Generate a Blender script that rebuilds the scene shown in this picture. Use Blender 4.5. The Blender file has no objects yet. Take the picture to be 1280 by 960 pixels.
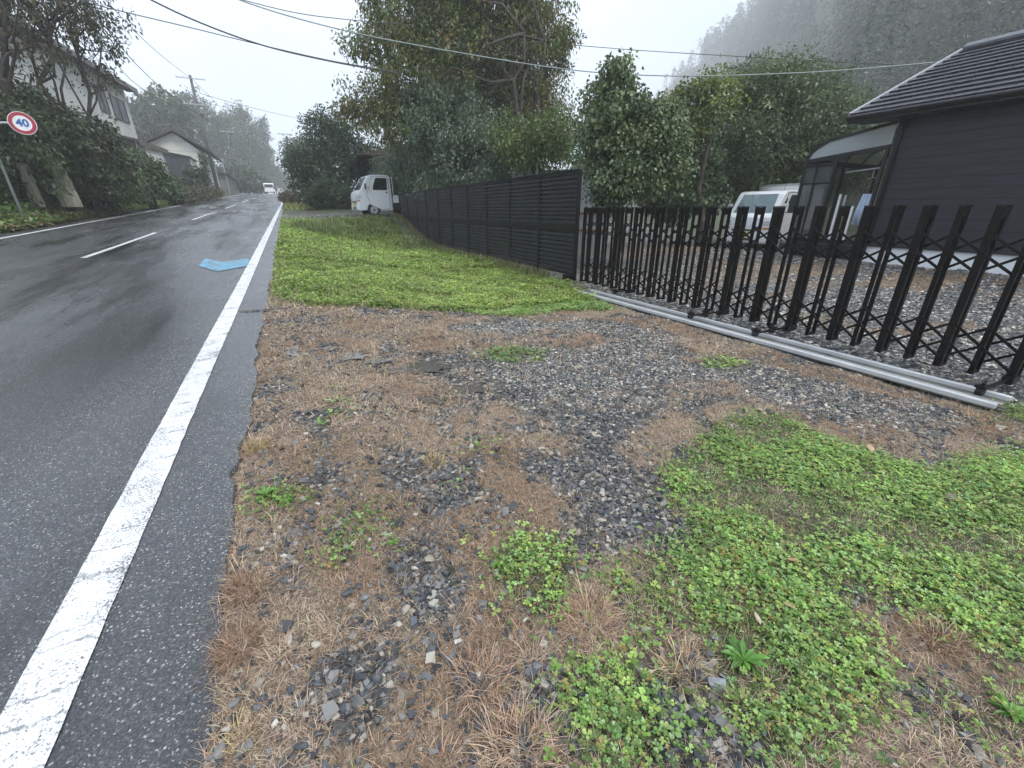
import bpy, math, random
import numpy as np
from mathutils import Vector, Matrix
R = math.radians
rng = np.random.default_rng(7)
random.seed(7)
sc = bpy.context.scene
col = sc.collection

# ------------------------------------------------------------------ camera numbers (used to survey points of the photo)
F = 525.0; H = 1.4; TH = math.atan(218 / F)
AZ = math.atan((292 / F) / (math.cos(TH) + math.sin(TH) * 218 / F))
FW = np.array([math.sin(AZ) * math.cos(TH), math.cos(AZ) * math.cos(TH), -math.sin(TH)])
RT = np.array([math.cos(AZ), -math.sin(AZ), 0.0]); UP = np.cross(RT, FW); CAM = np.array([0, 0, H])
def ray(x, y): return FW + RT * (x - 640) / F + UP * (480 - y) / F
def at(x, y, d):                       # surveyed point at horizontal distance d
    r = ray(x, y); return CAM + r / math.hypot(r[0], r[1]) * d
def atX(x, y, X): r = ray(x, y); return CAM + r * (X / r[0])
def atY(x, y, Y): r = ray(x, y); return CAM + r * (Y / r[1])

# ------------------------------------------------------------------ terrain
def ss(a, b, x):
    t = np.clip((np.asarray(x, float) - a) / (b - a), 0, 1); return t * t * (3 - 2 * t)
def vnoise(x, y, s, seed=0):
    x = np.asarray(x, float) / s; y = np.asarray(y, float) / s
    xi = np.floor(x).astype(np.int64); yi = np.floor(y).astype(np.int64); fx = x - xi; fy = y - yi
    fx = fx * fx * (3 - 2 * fx); fy = fy * fy * (3 - 2 * fy)
    def h(a, b):
        n = (a * 374761393 + b * 668265263 + seed * 1442695041) & 0x7fffffff
        n = ((n ^ (n >> 13)) * 1274126177) & 0x7fffffff
        return ((n ^ (n >> 16)) & 0xffff) / 65535.0
    return (h(xi, yi) * (1 - fx) + h(xi + 1, yi) * fx) * (1 - fy) + (h(xi, yi + 1) * (1 - fx) + h(xi + 1, yi + 1) * fx) * fy
def fbm(x, y, s, seed=0): return (vnoise(x, y, s, seed) * 4 + vnoise(x, y, s / 2.1, seed + 1) * 2 + vnoise(x, y, s / 4.3, seed + 2)) / 7
def roadz(Y):
    Y = np.asarray(Y, float)
    return np.where(Y < 92, .0435 * Y, .0435 * 92 + (Y - 92) * .004)
def lineX(Y): return -.915 + .0300 * np.asarray(Y, float)       # right edge line
def edgeX(Y): return -.48 + .0225 * np.asarray(Y, float)        # right edge of the asphalt
def leftX(Y): return lineX(Y) - 6.1
def tz(X, Y):
    X = np.asarray(X, float); Y = np.asarray(Y, float)
    r = roadz(Y)
    lift = ss(16, 22, Y)
    yard = .27 * ss(6.5, 11.5, X) * (1 - ss(10, 18, Y)) + lift * (r + .12 * ss(0, 4, X))
    t = ss(.0, 3.6, X - edgeX(Y))
    z = r * (1 - t) + yard * t
    dl = leftX(Y) - .5 - X
    bank = ss(.2, 3.6, dl) * 1.3 + np.clip(dl - 3, 0, 60) * .12
    z = np.where(dl > 0, r + bank * ss(6, 14, Y), z)
    phi = np.degrees(np.arctan2(X, np.maximum(Y, .1)))
    rr_ = np.hypot(X, Y); st_ = 66 + 290 * (1 - ss(42, 64, phi)); hill = 125 * ss(0, 1, (rr_ - st_) / 215) * ss(37, 46, phi)
    z = z + np.where(X > 40, hill, 0)
    return z
def G(px, py):                          # surveyed point of the photo on the ground
    r = ray(px, py); a, b = .3, 250.0
    t = .3
    while t < 260:
        p = CAM + r * t
        if p[2] < float(tz(p[0], p[1])): break
        t *= 1.03
    lo, hi = t / 1.03, t
    for _ in range(18):
        m = (lo + hi) / 2; p = CAM + r * m
        if p[2] < float(tz(p[0], p[1])): hi = m
        else: lo = m
    return CAM + r * hi

# ------------------------------------------------------------------ scene helpers
def tag(o, label=None, cat=None, group=None, kind=None):
    if label: o['label'] = label
    if cat: o['category'] = cat
    if group: o['group'] = group
    if kind: o['kind'] = kind
    return o
def empty(name, loc=(0, 0, 0), rz=0):
    o = bpy.data.objects.new(name, None); col.objects.link(o); o.location = loc; o.rotation_euler = (0, 0, rz)
    o.empty_display_size = .2
    return o
def link(name, me, mat, parent=None):
    o = bpy.data.objects.new(name, me); col.objects.link(o)
    if mat and not me.materials: me.materials.append(mat)
    if parent: o.parent = parent
    return o
class MB:
    SX = 1.0
    def __init__(s): s.v = []; s.f = []
    def add(s, vs, fs):
        n = len(s.v); s.v += [tuple(map(float, q)) for q in vs]; s.f += [tuple(i + n for i in f) for f in fs]; return s
    def box(s, x0, x1, y0, y1, z0, z1):
        return s.add([(x0, y0, z0), (x1, y0, z0), (x1, y1, z0), (x0, y1, z0), (x0, y0, z1), (x1, y0, z1), (x1, y1, z1), (x0, y1, z1)],
                     [(0, 3, 2, 1), (4, 5, 6, 7), (0, 1, 5, 4), (1, 2, 6, 5), (2, 3, 7, 6), (3, 0, 4, 7)])
    def bar(s, a, b, w, h, upv=(0, 0, 1)):
        a = Vector(a); b = Vector(b); d = (b - a).normalized(); u = Vector(upv)
        sd = d.cross(u)
        if sd.length < 1e-4: sd = d.cross(Vector((1, 0, 0)))
        sd.normalize(); u2 = sd.cross(d)
        vs = []
        for p in (a, b):
            for i, j in ((-1, -1), (1, -1), (1, 1), (-1, 1)): vs.append(p + sd * (w / 2 * i) + u2 * (h / 2 * j))
        return s.add(vs, [(0, 3, 2, 1), (4, 5, 6, 7), (0, 1, 5, 4), (1, 2, 6, 5), (2, 3, 7, 6), (3, 0, 4, 7)])
    def tube(s, pts, rad, n=8, cap=True):
        pts = [Vector(p) for p in pts]; m = len(pts)
        rad = [rad] * m if not hasattr(rad, '__len__') else list(rad)
        ref = None; vs = []
        for i, p in enumerate(pts):
            d = (pts[min(i + 1, m - 1)] - pts[max(i - 1, 0)]).normalized()
            if ref is None: ref = d.orthogonal().normalized()
            ref = (ref - d * ref.dot(d))
            ref = ref.normalized() if ref.length > 1e-6 else d.orthogonal().normalized()
            b = d.cross(ref)
            for k in range(n):
                a = 2 * math.pi * k / n; vs.append(p + (ref * math.cos(a) + b * math.sin(a)) * rad[i])
        fs = [(i * n + k, i * n + (k + 1) % n, (i + 1) * n + (k + 1) % n, (i + 1) * n + k) for i in range(m - 1) for k in range(n)]
        if cap: fs += [tuple(range(n))[::-1], tuple((m - 1) * n + k for k in range(n))]
        return s.add(vs, fs)
    def prism(s, poly, ax, a0, a1):      # polygon in the plane across axis ax, extruded from a0 to a1
        n = len(poly)
        def mk(p, a): return (a, p[0], p[1]) if ax == 0 else (p[0], a, p[1]) if ax == 1 else (p[0], p[1], a)
        vs = [mk(p, a0) for p in poly] + [mk(p, a1) for p in poly]
        return s.add(vs, [tuple(range(n)), tuple(range(2 * n - 1, n - 1, -1))] + [(i, i + n, (i + 1) % n + n, (i + 1) % n) for i in range(n)])
    def build(s, name, mat, parent=None, bevel=0, smooth=False, loc=None):
        me = bpy.data.meshes.new(name); me.from_pydata([(x * MB.SX, y, z) for x, y, z in s.v], [], s.f); me.validate()
        import bmesh
        bm = bmesh.new(); bm.from_mesh(me); bmesh.ops.recalc_face_normals(bm, faces=bm.faces); bm.to_mesh(me); bm.free()
        if smooth: me.polygons.foreach_set('use_smooth', [True] * len(me.polygons))
        o = link(name, me, mat, parent)
        if bevel:
            b = o.modifiers.new('Bevel', 'BEVEL'); b.width = bevel; b.segments = 2; b.limit_method = 'ANGLE'; b.angle_limit = R(35)
        return o
def np_mesh(name, verts, faces, colors=None, smooth=False):
    """faces: list of int arrays (n,k)"""
    me = bpy.data.meshes.new(name)
    verts = np.asarray(verts, np.float32).reshape(-1, 3)
    loops = np.concatenate([f.ravel() for f in faces]).astype(np.int32)
    tot = np.concatenate([np.full(len(f), f.shape[1]) for f in faces]).astype(np.int32)
    st = np.concatenate([[0], np.cumsum(tot)[:-1]]).astype(np.int32)
    me.vertices.add(len(verts)); me.vertices.foreach_set('co', verts.ravel())
    me.loops.add(len(loops)); me.loops.foreach_set('vertex_index', loops)
    me.polygons.add(len(tot)); me.polygons.foreach_set('loop_start', st); me.polygons.foreach_set('loop_total', tot)
    me.polygons.foreach_set('use_smooth', np.full(len(tot), bool(smooth)))
    me.update(calc_edges=True)
    if colors is not None:
        a = me.color_attributes.new('tint', 'FLOAT_COLOR', 'POINT')
        c = np.ones((len(verts), 4), np.float32); c[:, :3] = colors
        a.data.foreach_set('color', c.ravel())
    return me

# ------------------------------------------------------------------ materials
def new_mat(name):
    m = bpy.data.materials.new(name); m.use_nodes = True; nt = m.node_tree
    return m, nt, nt.nodes['Principled BSDF']
def nd(nt, t, **kw):
    n = nt.nodes.new(t)
    for k, v in kw.items():
        if k in n.inputs.keys(): n.inputs[k].default_value = v
        else: setattr(n, k, v)
    return n
def ramp(nt, fac, stops, interp='LINEAR'):
    n = nt.nodes.new('ShaderNodeValToRGB'); n.color_ramp.interpolation = interp
    el = n.color_ramp.elements
    while len(el) < len(stops): el.new(.5)
    for e, (p, c) in zip(el, stops):
        e.position = p; e.color = (*c, 1) if len(c) == 3 else c
    nt.links.new(fac, n.inputs[0]); return n.outputs[0]
def g3(v): return (v, v, v)
def noise(nt, vec, scale, detail=4, rough=.55):
    n = nd(nt, 'ShaderNodeTexNoise', Scale=scale, Detail=detail, Roughness=rough); nt.links.new(vec, n.inputs['Vector']); return n.outputs[0]
def mixc(nt, fac, a, b, mode='MIX'):
    n = nt.nodes.new('ShaderNodeMix'); n.data_type = 'RGBA'; n.blend_type = mode
    for i, x in ((0, fac), (6, a), (7, b)):
        if isinstance(x, (int, float)): n.inputs[i].default_value = x
        elif isinstance(x, tuple): n.inputs[i].default_value = (*x, 1)
        else: nt.links.new(x, n.inputs[i])
    return n.outputs[2]
def mth(nt, op, a, b=0.0, clamp=False):
    n = nt.nodes.new('ShaderNodeMath'); n.operation = op; n.use_clamp = clamp
    for i, x in enumerate((a, b)):
        if isinstance(x, (int, float)): n.inputs[i].default_value = x
        else: nt.links.new(x, n.inputs[i])
    return n.outputs[0]
def pos(nt): return nt.nodes.new('ShaderNodeNewGeometry').outputs['Position']
def objc(nt): return nt.nodes.new('ShaderNodeTexCoord').outputs['Object']
def bump(nt, h, strength, dist, bsdf):
    b = nd(nt, 'ShaderNodeBump', Strength=strength, Distance=dist); nt.links.new(h, b.inputs['Height']); nt.links.new(b.outputs[0], bsdf.inputs['Normal'])
def simple(name, c, rough=.5, metal=0, var=.12, scale=6, spec=.5, bmp=0):
    m, nt, b = new_mat(name); v = objc(nt)
    n = noise(nt, v, scale)
    lo = tuple(x * (1 - var) for x in c); hi = tuple(min(1, x * (1 + var)) for x in c)
    nt.links.new(ramp(nt, n, [(.3, lo), (.7, hi)]), b.inputs['Base Color'])
    nt.links.new(ramp(nt, noise(nt, v, scale * 2.3), [(.3, g3(rough * .8)), (.7, g3(min(1, rough * 1.2)))]), b.inputs['Roughness'])
    b.inputs['Metallic'].default_value = metal; b.inputs['Specular IOR Level'].default_value = spec
    if bmp: bump(nt, noise(nt, v, scale * 6), bmp, .01, b)
    return m
def tinted(name, rough=.6, transl=0.0, spec=.35):
    m, nt, b = new_mat(name)
    a = nd(nt, 'ShaderNodeVertexColor', layer_name='tint')
    nt.links.new(a.outputs[0], b.inputs['Base Color']); b.inputs['Roughness'].default_value = rough
    b.inputs['Specular IOR Level'].default_value = spec
    if transl:
        t = nt.nodes.new('ShaderNodeBsdfTranslucent'); mx = nd(nt, 'ShaderNodeMixShader', Fac=transl)
        hs = nd(nt, 'ShaderNodeHueSaturation', Saturation=1.15, Value=1.25); nt.links.new(a.outputs[0], hs.inputs['Color'])
        nt.links.new(hs.outputs[0], t.inputs[0]); nt.links.new(b.outputs[0], mx.inputs[1]); nt.links.new(t.outputs[0], mx.inputs[2])
        nt.links.new(mx.outputs[0], nt.nodes['Material Output'].inputs[0])
    return m
def glassy(name, c, rough=.06, alpha=.35):
    m, nt, b = new_mat(name)
    b.inputs['Base Color'].default_value = (*c, 1); b.inputs['Roughness'].default_value = rough; b.inputs['Alpha'].default_value = alpha
    return m
M = {}
M['leaf'] = tinted('leaf_surface', .42, .25, .5)
M['blade'] = tinted('dry_blade', .75, .25, .2)
M['stone'] = tinted('crushed_stone', .36, 0, .5)
M['bark'] = simple('bark', (.06, .048, .038), .85, var=.5, scale=9, bmp=.6)
M['barkgrey'] = simple('bark_grey', (.13, .12, .1), .85, var=.4, scale=7, bmp=.5)
M['blackmetal'] = simple('black_coated_aluminium', (.006, .0055, .006), .34, .0, .3, 4, .35)
M['fenceblack'] = simple('black_fence_coating', (.007, .0075, .0085), .5, .0, .1, 1, .3)
M['slat'] = simple('black_louvre_coating', (.022, .0235, .027), .5, .0, .1, 1, .35)
M['browngate'] = simple('dark_bronze_aluminium', (.0045, .0035, .0034), .36, .0, .35, 5, .3)
M['alu'] = simple('bare_aluminium', (.56, .57, .57), .45, .3, .12, 5)
M['aludirt'] = simple('weathered_aluminium', (.14, .135, .12), .55, .4, .35, 5)
M['rubber'] = simple('rubber', (.012, .012, .012), .7)
M['white'] = simple('white_car_paint', (.78, .8, .81), .22, 0, .03, 2)
M['carplastic'] = simple('grey_plastic', (.06, .062, .065), .55)
M['darkglass'] = simple('dark_window_glass', (.012, .016, .018), .06, 0, .1, 1, .7)
M['lamp'] = simple('lamp_lens', (.6, .62, .62), .12, 0, .1, 12, .8)
M['redlamp'] = simple('red_lens', (.35, .02, .015), .2)
M['orangelamp'] = simple('amber_lens', (.7, .25, .03), .2)
M['plate'] = simple('yellow_plate', (.75, .6, .08), .45)
M['rim'] = simple('silver_rim', (.5, .51, .52), .35, .6)
M['fabric'] = simple('pale_blue_cloth', (.55, .66, .82), .85, 0, .08, 20)
M['concretepole'] = simple('pole_concrete', (.1, .1, .1), .8, 0, .2, 3)
M['cable'] = simple('cable_sheath', (.05, .055, .055), .6)
M['cablepale'] = simple('pale_cable_sheath', (.28, .32, .31), .5)
M['signred'] = simple('sign_red', (.36, .03, .05), .4)
M['signwhite'] = simple('sign_white', (.75, .75, .76), .4)
M['signblue'] = simple('sign_blue', (.03, .12, .36), .4)
M['galv'] = simple('galvanised_steel', (.45, .46, .47), .45, .5)
M['foundation'] = simple('painted_foundation', (.74, .76, .78), .7, 0, .05, 3)

def siding(name, c, pitch, vary=.12, rough=.5, axis=2, seam=.35, stain=0):
    m, nt, b = new_mat(name); p = pos(nt)
    sp = nt.nodes.new('ShaderNodeSeparateXYZ'); nt.links.new(p, sp.inputs[0])
    z = mth(nt, 'FRACT', mth(nt, 'DIVIDE', sp.outputs[axis], pitch))
    groove = ramp(nt, z, [(0, g3(seam)), (.12, g3(1)), (.9, g3(1)), (1, g3(.8))])
    mp = nd(nt, 'ShaderNodeMapping'); mp.inputs['Scale'].default_value = (1.2, 1.2, 14) if axis == 2 else (12, 12, 1)
    nt.links.new(p, mp.inputs[0])
    n = noise(nt, mp.outputs[0], 1.6, 5)
    base = ramp(nt, n, [(.25, tuple(x * (1 - vary) for x in c)), (.75, tuple(x * (1 + vary) for x in c))])
    if stain:
        base = mixc(nt, mth(nt, 'MULTIPLY', ramp(nt, noise(nt, p, .9, 6), [(.45, g3(0)), (.7, g3(1))]), stain), base, tuple(x * .45 for x in c))
    nt.links.new(mixc(nt, 1.0, base, groove, 'MULTIPLY'), b.inputs['Base Color']); b.inputs['Roughness'].default_value = rough
    bump(nt, z, .5, pitch * .12, b)
    return m
M['charcoal'] = siding('charcoal_siding', (.021, .0235, .03), .2, .5, .45, seam=.1)
M['whitesiding'] = siding('white_siding', (.68, .68, .65), .16, .1, .7, stain=.5)
M['cream'] = siding('cream_render', (.64, .64, .57), .9, .1, .8, seam=.8, stain=.45)
M['corr'] = siding('corrugated_sheet', (.32, .35, .35), .09, .15, .5, axis=0, seam=.55, stain=.5)
M['shutter'] = siding('grey_shutter', (.07, .075, .09), .25, .15, .5, axis=0, seam=.5)
M['greywall'] = siding('grey_brown_wall', (.22, .21, .19), .5, .2, .8, seam=.7, stain=.6)
M['navy'] = siding('navy_wall', (.02, .03, .05), .2, .2, .5)
M['roofdark'] = siding('dark_roof_sheet', (.07, .06, .055), .4, .2, .5, axis=1)
M['tealroof'] = siding('pale_green_roof', (.35, .5, .48), .3, .1, .4, axis=0)
M['roofmetal'] = simple('black_roof_metal', (.035, .037, .045), .3, .3, .35, 2.2, .6)
M['trimblack'] = simple('black_trim', (.012, .012, .013), .4)
M['windowdark'] = simple('house_window_glass', (.012, .014, .017), .3, 0, .2, 1, .25)
M['oldwood'] = siding('weathered_wood', (.3, .29, .22), .12, .4, .85, axis=0, seam=.5, stain=.6)

# ground
def ground_mat():
    m, nt, b = new_mat('verge_ground'); p = pos(nt)
    a = nd(nt, 'ShaderNodeVertexColor', layer_name='tint'); sp = nt.nodes.new('ShaderNodeSeparateColor'); nt.links.new(a.outputs[0], sp.inputs[0])
    v = nd(nt, 'ShaderNodeTexVoronoi', Scale=34.0); nt.links.new(p, v.inputs['Vector'])
    vs = nt.nodes.new('ShaderNodeSeparateColor'); nt.links.new(v.outputs['Color'], vs.inputs[0])
    stone = ramp(nt, vs.outputs[0], [(0, (.025, .027, .03)), (.55, (.06, .062, .064)), (.8, (.14, .14, .135)), (.93, (.4, .38, .33))])
    v2 = nd(nt, 'ShaderNodeTexVoronoi', Scale=34.0); v2.feature = 'DISTANCE_TO_EDGE'; nt.links.new(p, v2.inputs['Vector'])
    stone = mixc(nt, ramp(nt, v2.outputs[0], [(0, g3(0)), (.07, g3(1))]), (.012, .011, .01), stone)
    n1 = noise(nt, p, 3.0, 8, .7); n2 = noise(nt, p, 45, 4, .7)
    dirt = ramp(nt, n2, [(.3, (.03, .022, .016)), (.6, (.075, .055, .038)), (.8, (.15, .115, .08))])
    mp = nd(nt, 'ShaderNodeMapping'); mp.inputs['Scale'].default_value = (1, .35, 1); nt.links.new(p, mp.inputs[0])
    straw = ramp(nt, noise(nt, mp.outputs[0], 120, 3, .8), [(.3, (.04, .03, .02)), (.5, (.13, .10, .07)), (.7, (.36, .29, .21))])
    green = ramp(nt, n2, [(.3, (.014, .018, .008)), (.55, (.05, .06, .022)), (.8, (.13, .14, .05))])
    wob = mth(nt, 'MULTIPLY', mth(nt, 'SUBTRACT', n1, .5), .7)
    def msk(o): return ramp(nt, mth(nt, 'ADD', o, wob), [(.35, g3(0)), (.6, g3(1))])
    c = mixc(nt, msk(sp.outputs[1]), dirt, stone)
    c = mixc(nt, msk(sp.outputs[2]), c, straw)
    c = mixc(nt, msk(sp.outputs[0]), c, green)
    nt.links.new(c, b.inputs['Base Color'])
    nt.links.new(ramp(nt, n1, [(.3, g3(.45)), (.7, g3(.85))]), b.inputs['Roughness'])
    bump(nt, mth(nt, 'ADD', v.outputs['Distance'], n2), .6, .02, b)
    return m
M['ground'] = ground_mat()
def forest_floor():
    return simple('forest_floor', (.03, .05, .025), .9)

def asphalt():
    m, nt, b = new_mat('wet_asphalt'); p = pos(nt)
    mp = nd(nt, 'ShaderNodeMapping'); mp.inputs['Scale'].default_value = (1, .3, 1); nt.links.new(p, mp.inputs[0])
    track = noise(nt, mp.outputs[0], .9, 5, .6)
    mp2 = nd(nt, 'ShaderNodeMapping'); mp2.inputs['Scale'].default_value = (1, .12, 1); mp2.inputs['Location'].default_value = (3, 7, 0); nt.links.new(p, mp2.inputs[0])
    streak = noise(nt, mp2.outputs[0], 1.7, 7, .66)
    # fine aggregate
    v = nd(nt, 'ShaderNodeTexVoronoi', Scale=200.0); nt.links.new(p, v.inputs['Vector'])
    vs = nt.nodes.new('ShaderNodeSeparateColor'); nt.links.new(v.outputs['Color'], vs.inputs[0])
    agg = ramp(nt, vs.outputs[0], [(0, (.045, .048, .053)), (.5, (.082, .087, .094)), (.85, (.125, .13, .137)), (.96, (.24, .24, .235)), (.99, (.62, .62, .6))])
    fine = noise(nt, p, 320, 2, .8)
    agg = mixc(nt, ramp(nt, fine, [(.35, g3(0)), (.62, g3(.55))]), agg, (.012, .012, .013))
    wet = ramp(nt, streak, [(.36, g3(1)), (.52, g3(0))])
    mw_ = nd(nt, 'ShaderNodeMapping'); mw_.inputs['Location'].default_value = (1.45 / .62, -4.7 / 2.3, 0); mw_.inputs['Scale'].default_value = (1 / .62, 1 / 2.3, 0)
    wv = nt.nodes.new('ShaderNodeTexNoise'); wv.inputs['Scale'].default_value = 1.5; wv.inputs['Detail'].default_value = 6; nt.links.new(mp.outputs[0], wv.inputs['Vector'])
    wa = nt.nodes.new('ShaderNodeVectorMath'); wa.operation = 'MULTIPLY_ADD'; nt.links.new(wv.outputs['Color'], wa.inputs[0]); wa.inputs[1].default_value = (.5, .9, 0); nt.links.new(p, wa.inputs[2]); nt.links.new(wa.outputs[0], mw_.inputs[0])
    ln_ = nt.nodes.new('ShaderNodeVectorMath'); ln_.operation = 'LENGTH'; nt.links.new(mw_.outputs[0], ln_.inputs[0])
    wet = mth(nt, 'MAXIMUM', wet, ramp(nt, ln_.outputs['Value'], [(.45, g3(.85)), (1.15, g3(0))]))  # adds one elliptical patch of darker, smoother asphalt to the streaks
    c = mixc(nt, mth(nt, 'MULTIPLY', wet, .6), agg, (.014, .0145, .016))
    patch = ramp(nt, noise(nt, p, .35, 3), [(.4, g3(.85)), (.6, g3(1.15))])
    c = mixc(nt, 1.0, c, patch, 'MULTIPLY')
    # hairline cracks
    cr = nd(nt, 'ShaderNodeTexVoronoi', Scale=.55); cr.feature = 'DISTANCE_TO_EDGE'
    nv = nd(nt, 'ShaderNodeTexNoise', Scale=2.2, Detail=6.0); nt.links.new(p, nv.inputs['Vector'])
    vm = nt.nodes.new('ShaderNodeVectorMath'); vm.operation = 'MULTIPLY_ADD'; nt.links.new(nv.outputs['Color'], vm.inputs[0]); vm.inputs[1].default_value = (.9, .9, .9); nt.links.new(p, vm.inputs[2])
    nt.links.new(vm.outputs[0], cr.inputs['Vector'])
    crack = mth(nt, 'MULTIPLY', ramp(nt, cr.outputs['Distance'], [(0, g3(1)), (.006, g3(0))]), ramp(nt, noise(nt, p, .5, 2), [(.5, g3(0)), (.6, g3(.7))]))
    c = mixc(nt, crack, c, (.006, .006, .006))
    nt.links.new(c, b.inputs['Base Color'])
    rgh = mixc(nt, wet, ramp(nt, track, [(.35, g3(.16)), (.65, g3(.36))]), g3(.13))
    nt.links.new(rgh, b.inputs['Roughness'])
    b.inputs['Specular IOR Level'].default_value = .5
    hgt = mth(nt, 'ADD', mth(nt, 'MULTIPLY', v.outputs['Distance'], 1.0), fine)
    bump(nt, hgt, .17, .004, b)
    return m
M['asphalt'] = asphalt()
def paint(name, c, wear=.5, scale=60):
    m, nt, b = new_mat(name); p = pos(nt)
    n = mth(nt, 'ADD', mth(nt, 'MULTIPLY', noise(nt, p, scale, 4, .8), .72), mth(nt, 'MULTIPLY', noise(nt, p, 6, 4), .28))
    k = ramp(nt, n, [(wear - .03, g3(0)), (wear + .02, g3(1))])
    mp = nd(nt, 'ShaderNodeMapping'); mp.inputs['Scale'].default_value = (1.1, 7.5, 1); mp.inputs['Rotation'].default_value = (0, 0, R(-14)); nt.links.new(p, mp.inputs[0])
    nv = nd(nt, 'ShaderNodeTexNoise', Scale=9.0, Detail=6.0, Roughness=.75); nt.links.new(p, nv.inputs['Vector'])
    vm = nt.nodes.new('ShaderNodeVectorMath'); vm.operation = 'MULTIPLY_ADD'; nt.links.new(nv.outputs['Color'], vm.inputs[0]); vm.inputs[1].default_value = (.7, .7, .7); nt.links.new(mp.outputs[0], vm.inputs[2])
    cr = nd(nt, 'ShaderNodeTexVoronoi', Scale=1.0); cr.feature = 'DISTANCE_TO_EDGE'; nt.links.new(vm.outputs[0], cr.inputs['Vector'])
    crk = ramp(nt, cr.outputs['Distance'], [(.006, g3(.15)), (.035, g3(1))])
    gate_ = ramp(nt, noise(nt, p, 7, 3), [(.42, g3(0)), (.55, g3(.8))])
    k = mth(nt, 'MULTIPLY', k, mth(nt, 'MAXIMUM', crk, mth(nt, 'SUBTRACT', 1.0, gate_)))
    dirt = ramp(nt, noise(nt, p, 22, 6, .7), [(.3, g3(.72)), (.6, g3(1))])
    nt.links.new(mixc(nt, k, (.09, .092, .095), mixc(nt, 1.0, c, dirt, 'MULTIPLY')), b.inputs['Base Color'])
    nt.links.new(ramp(nt, n, [(.3, g3(.3)), (.6, g3(.5))]), b.inputs['Roughness'])
    bump(nt, n, .35, .004, b)
    return m
M['roadwhite'] = paint('worn_road_paint', (.72, .73, .73), .455, 120)
M['roadblue'] = paint('worn_blue_paint', (.12, .42, .62), .49, 60)
mw, nt_, b_ = new_mat('shallow_water'); b_.inputs['Base Color'].default_value = (.09, .085, .075, 1); b_.inputs['Roughness'].default_value = .04; b_.inputs['Specular IOR Level'].default_value = .6
M['water'] = mw

# ------------------------------------------------------------------ zones of the verge (surveyed outlines on the ground)
ZX0, ZX1, ZY0, ZY1, ZR = -2.0, 9.0, -1.5, 26.5, .025
zx = np.arange(ZX0, ZX1, ZR); zy = np.arange(ZY0, ZY1, ZR); GX, GY = np.meshgrid(zx, zy)
def inpoly(poly, amp=.1, s=.25, seed=0):
    dist = amp
    X = GX + (fbm(GX, GY, s, seed) - .5) * 2 * dist; Y = GY + (fbm(GX, GY, s, seed + 9) - .5) * 2 * dist
    pts = np.array([p[:2] for p in poly]); r = np.zeros(X.shape, bool); j = len(pts) - 1
    x0, y0 = pts.min(0) - .1; x1, y1 = pts.max(0) + .1
    for i in range(len(pts)):
        xi, yi = pts[i]; xj, yj = pts[j]
        if yi != yj:
            r ^= ((yi > Y) != (yj > Y)) & (X < (xj - xi) * (Y - yi) / (yj - yi) + xi)
        j = i
    return r
def ell(cx, cy, rx, ry, rot=0, n=14):
    out = []
    for k in range(n):
        a = 2 * math.pi * k / n; u, v = rx * math.cos(a), ry * math.sin(a)
        c, s = math.cos(R(rot)), math.sin(R(rot)); out.append(G(cx + u * c - v * s, min(1100, cy + u * s + v * c)))
    return out
def outline(pts): return [G(*p) for p in pts]
Zg = np.zeros(GX.shape); Zs = np.zeros(GX.shape); Zd = np.full(GX.shape, .85); Zp = np.zeros(GX.shape)   # green, stone, dead grass, pale fine gravel
def paint_zone(Z, poly, val, amp, s, seed, mode='max'):
    m = inpoly(poly, amp, s, seed)
    if mode == 'max': Z[m] = np.maximum(Z[m], val)
    else: Z[m] = val
# far green verge between road and panel fence
far = outline([(352, 292), (358, 276), (400, 277), (470, 276), (500, 290), (508, 304), (560, 318), (640, 338), (700, 356), (752, 376), (775, 388), (700, 391), (600, 392), (520, 388), (440, 384), (392, 384), (352, 362), (345, 330)])
paint_zone(Zg, far, 1, .35, .9, 3)
# right green clover
near = outline([(838, 600), (850, 560), (885, 538), (930, 522), (985, 526), (1040, 556), (1100, 572), (1160, 592), (1230, 578), (1300, 560), (1400, 600), (1400, 800), (1280, 845), (1200, 800), (1120, 758), (1090, 742), (1075, 770), (1120, 830), (1110, 880), (1050, 900), (1040, 960), (960, 960), (905, 880), (900, 800), (870, 745), (850, 700), (880, 660), (850, 640)])
paint_zone(Zg, near, 1, .10, .3, 5)
for i, (a) in enumerate([(345, 622, 34, 13), (662, 712, 58, 34), (690, 735, 30, 40), (765, 885, 66, 58), (800, 960, 50, 40), (430, 688, 22, 14), (490, 680, 12, 9), (398, 528, 11, 8), (795, 755, 48, 42), (830, 715, 30, 24), (1250, 905, 60, 36), (330, 468, 12, 5), (450, 650, 20, 12), (360, 445, 16, 5), (420, 512, 18, 8), (640, 445, 40, 8), (905, 455, 26, 8), (1270, 520, 40, 14), (600, 560, 14, 8), (560, 600, 12, 7)]):
    paint_zone(Zg, ell(*a), .75 if i > 10 else 1, .03, .12, 20 + i)
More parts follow.
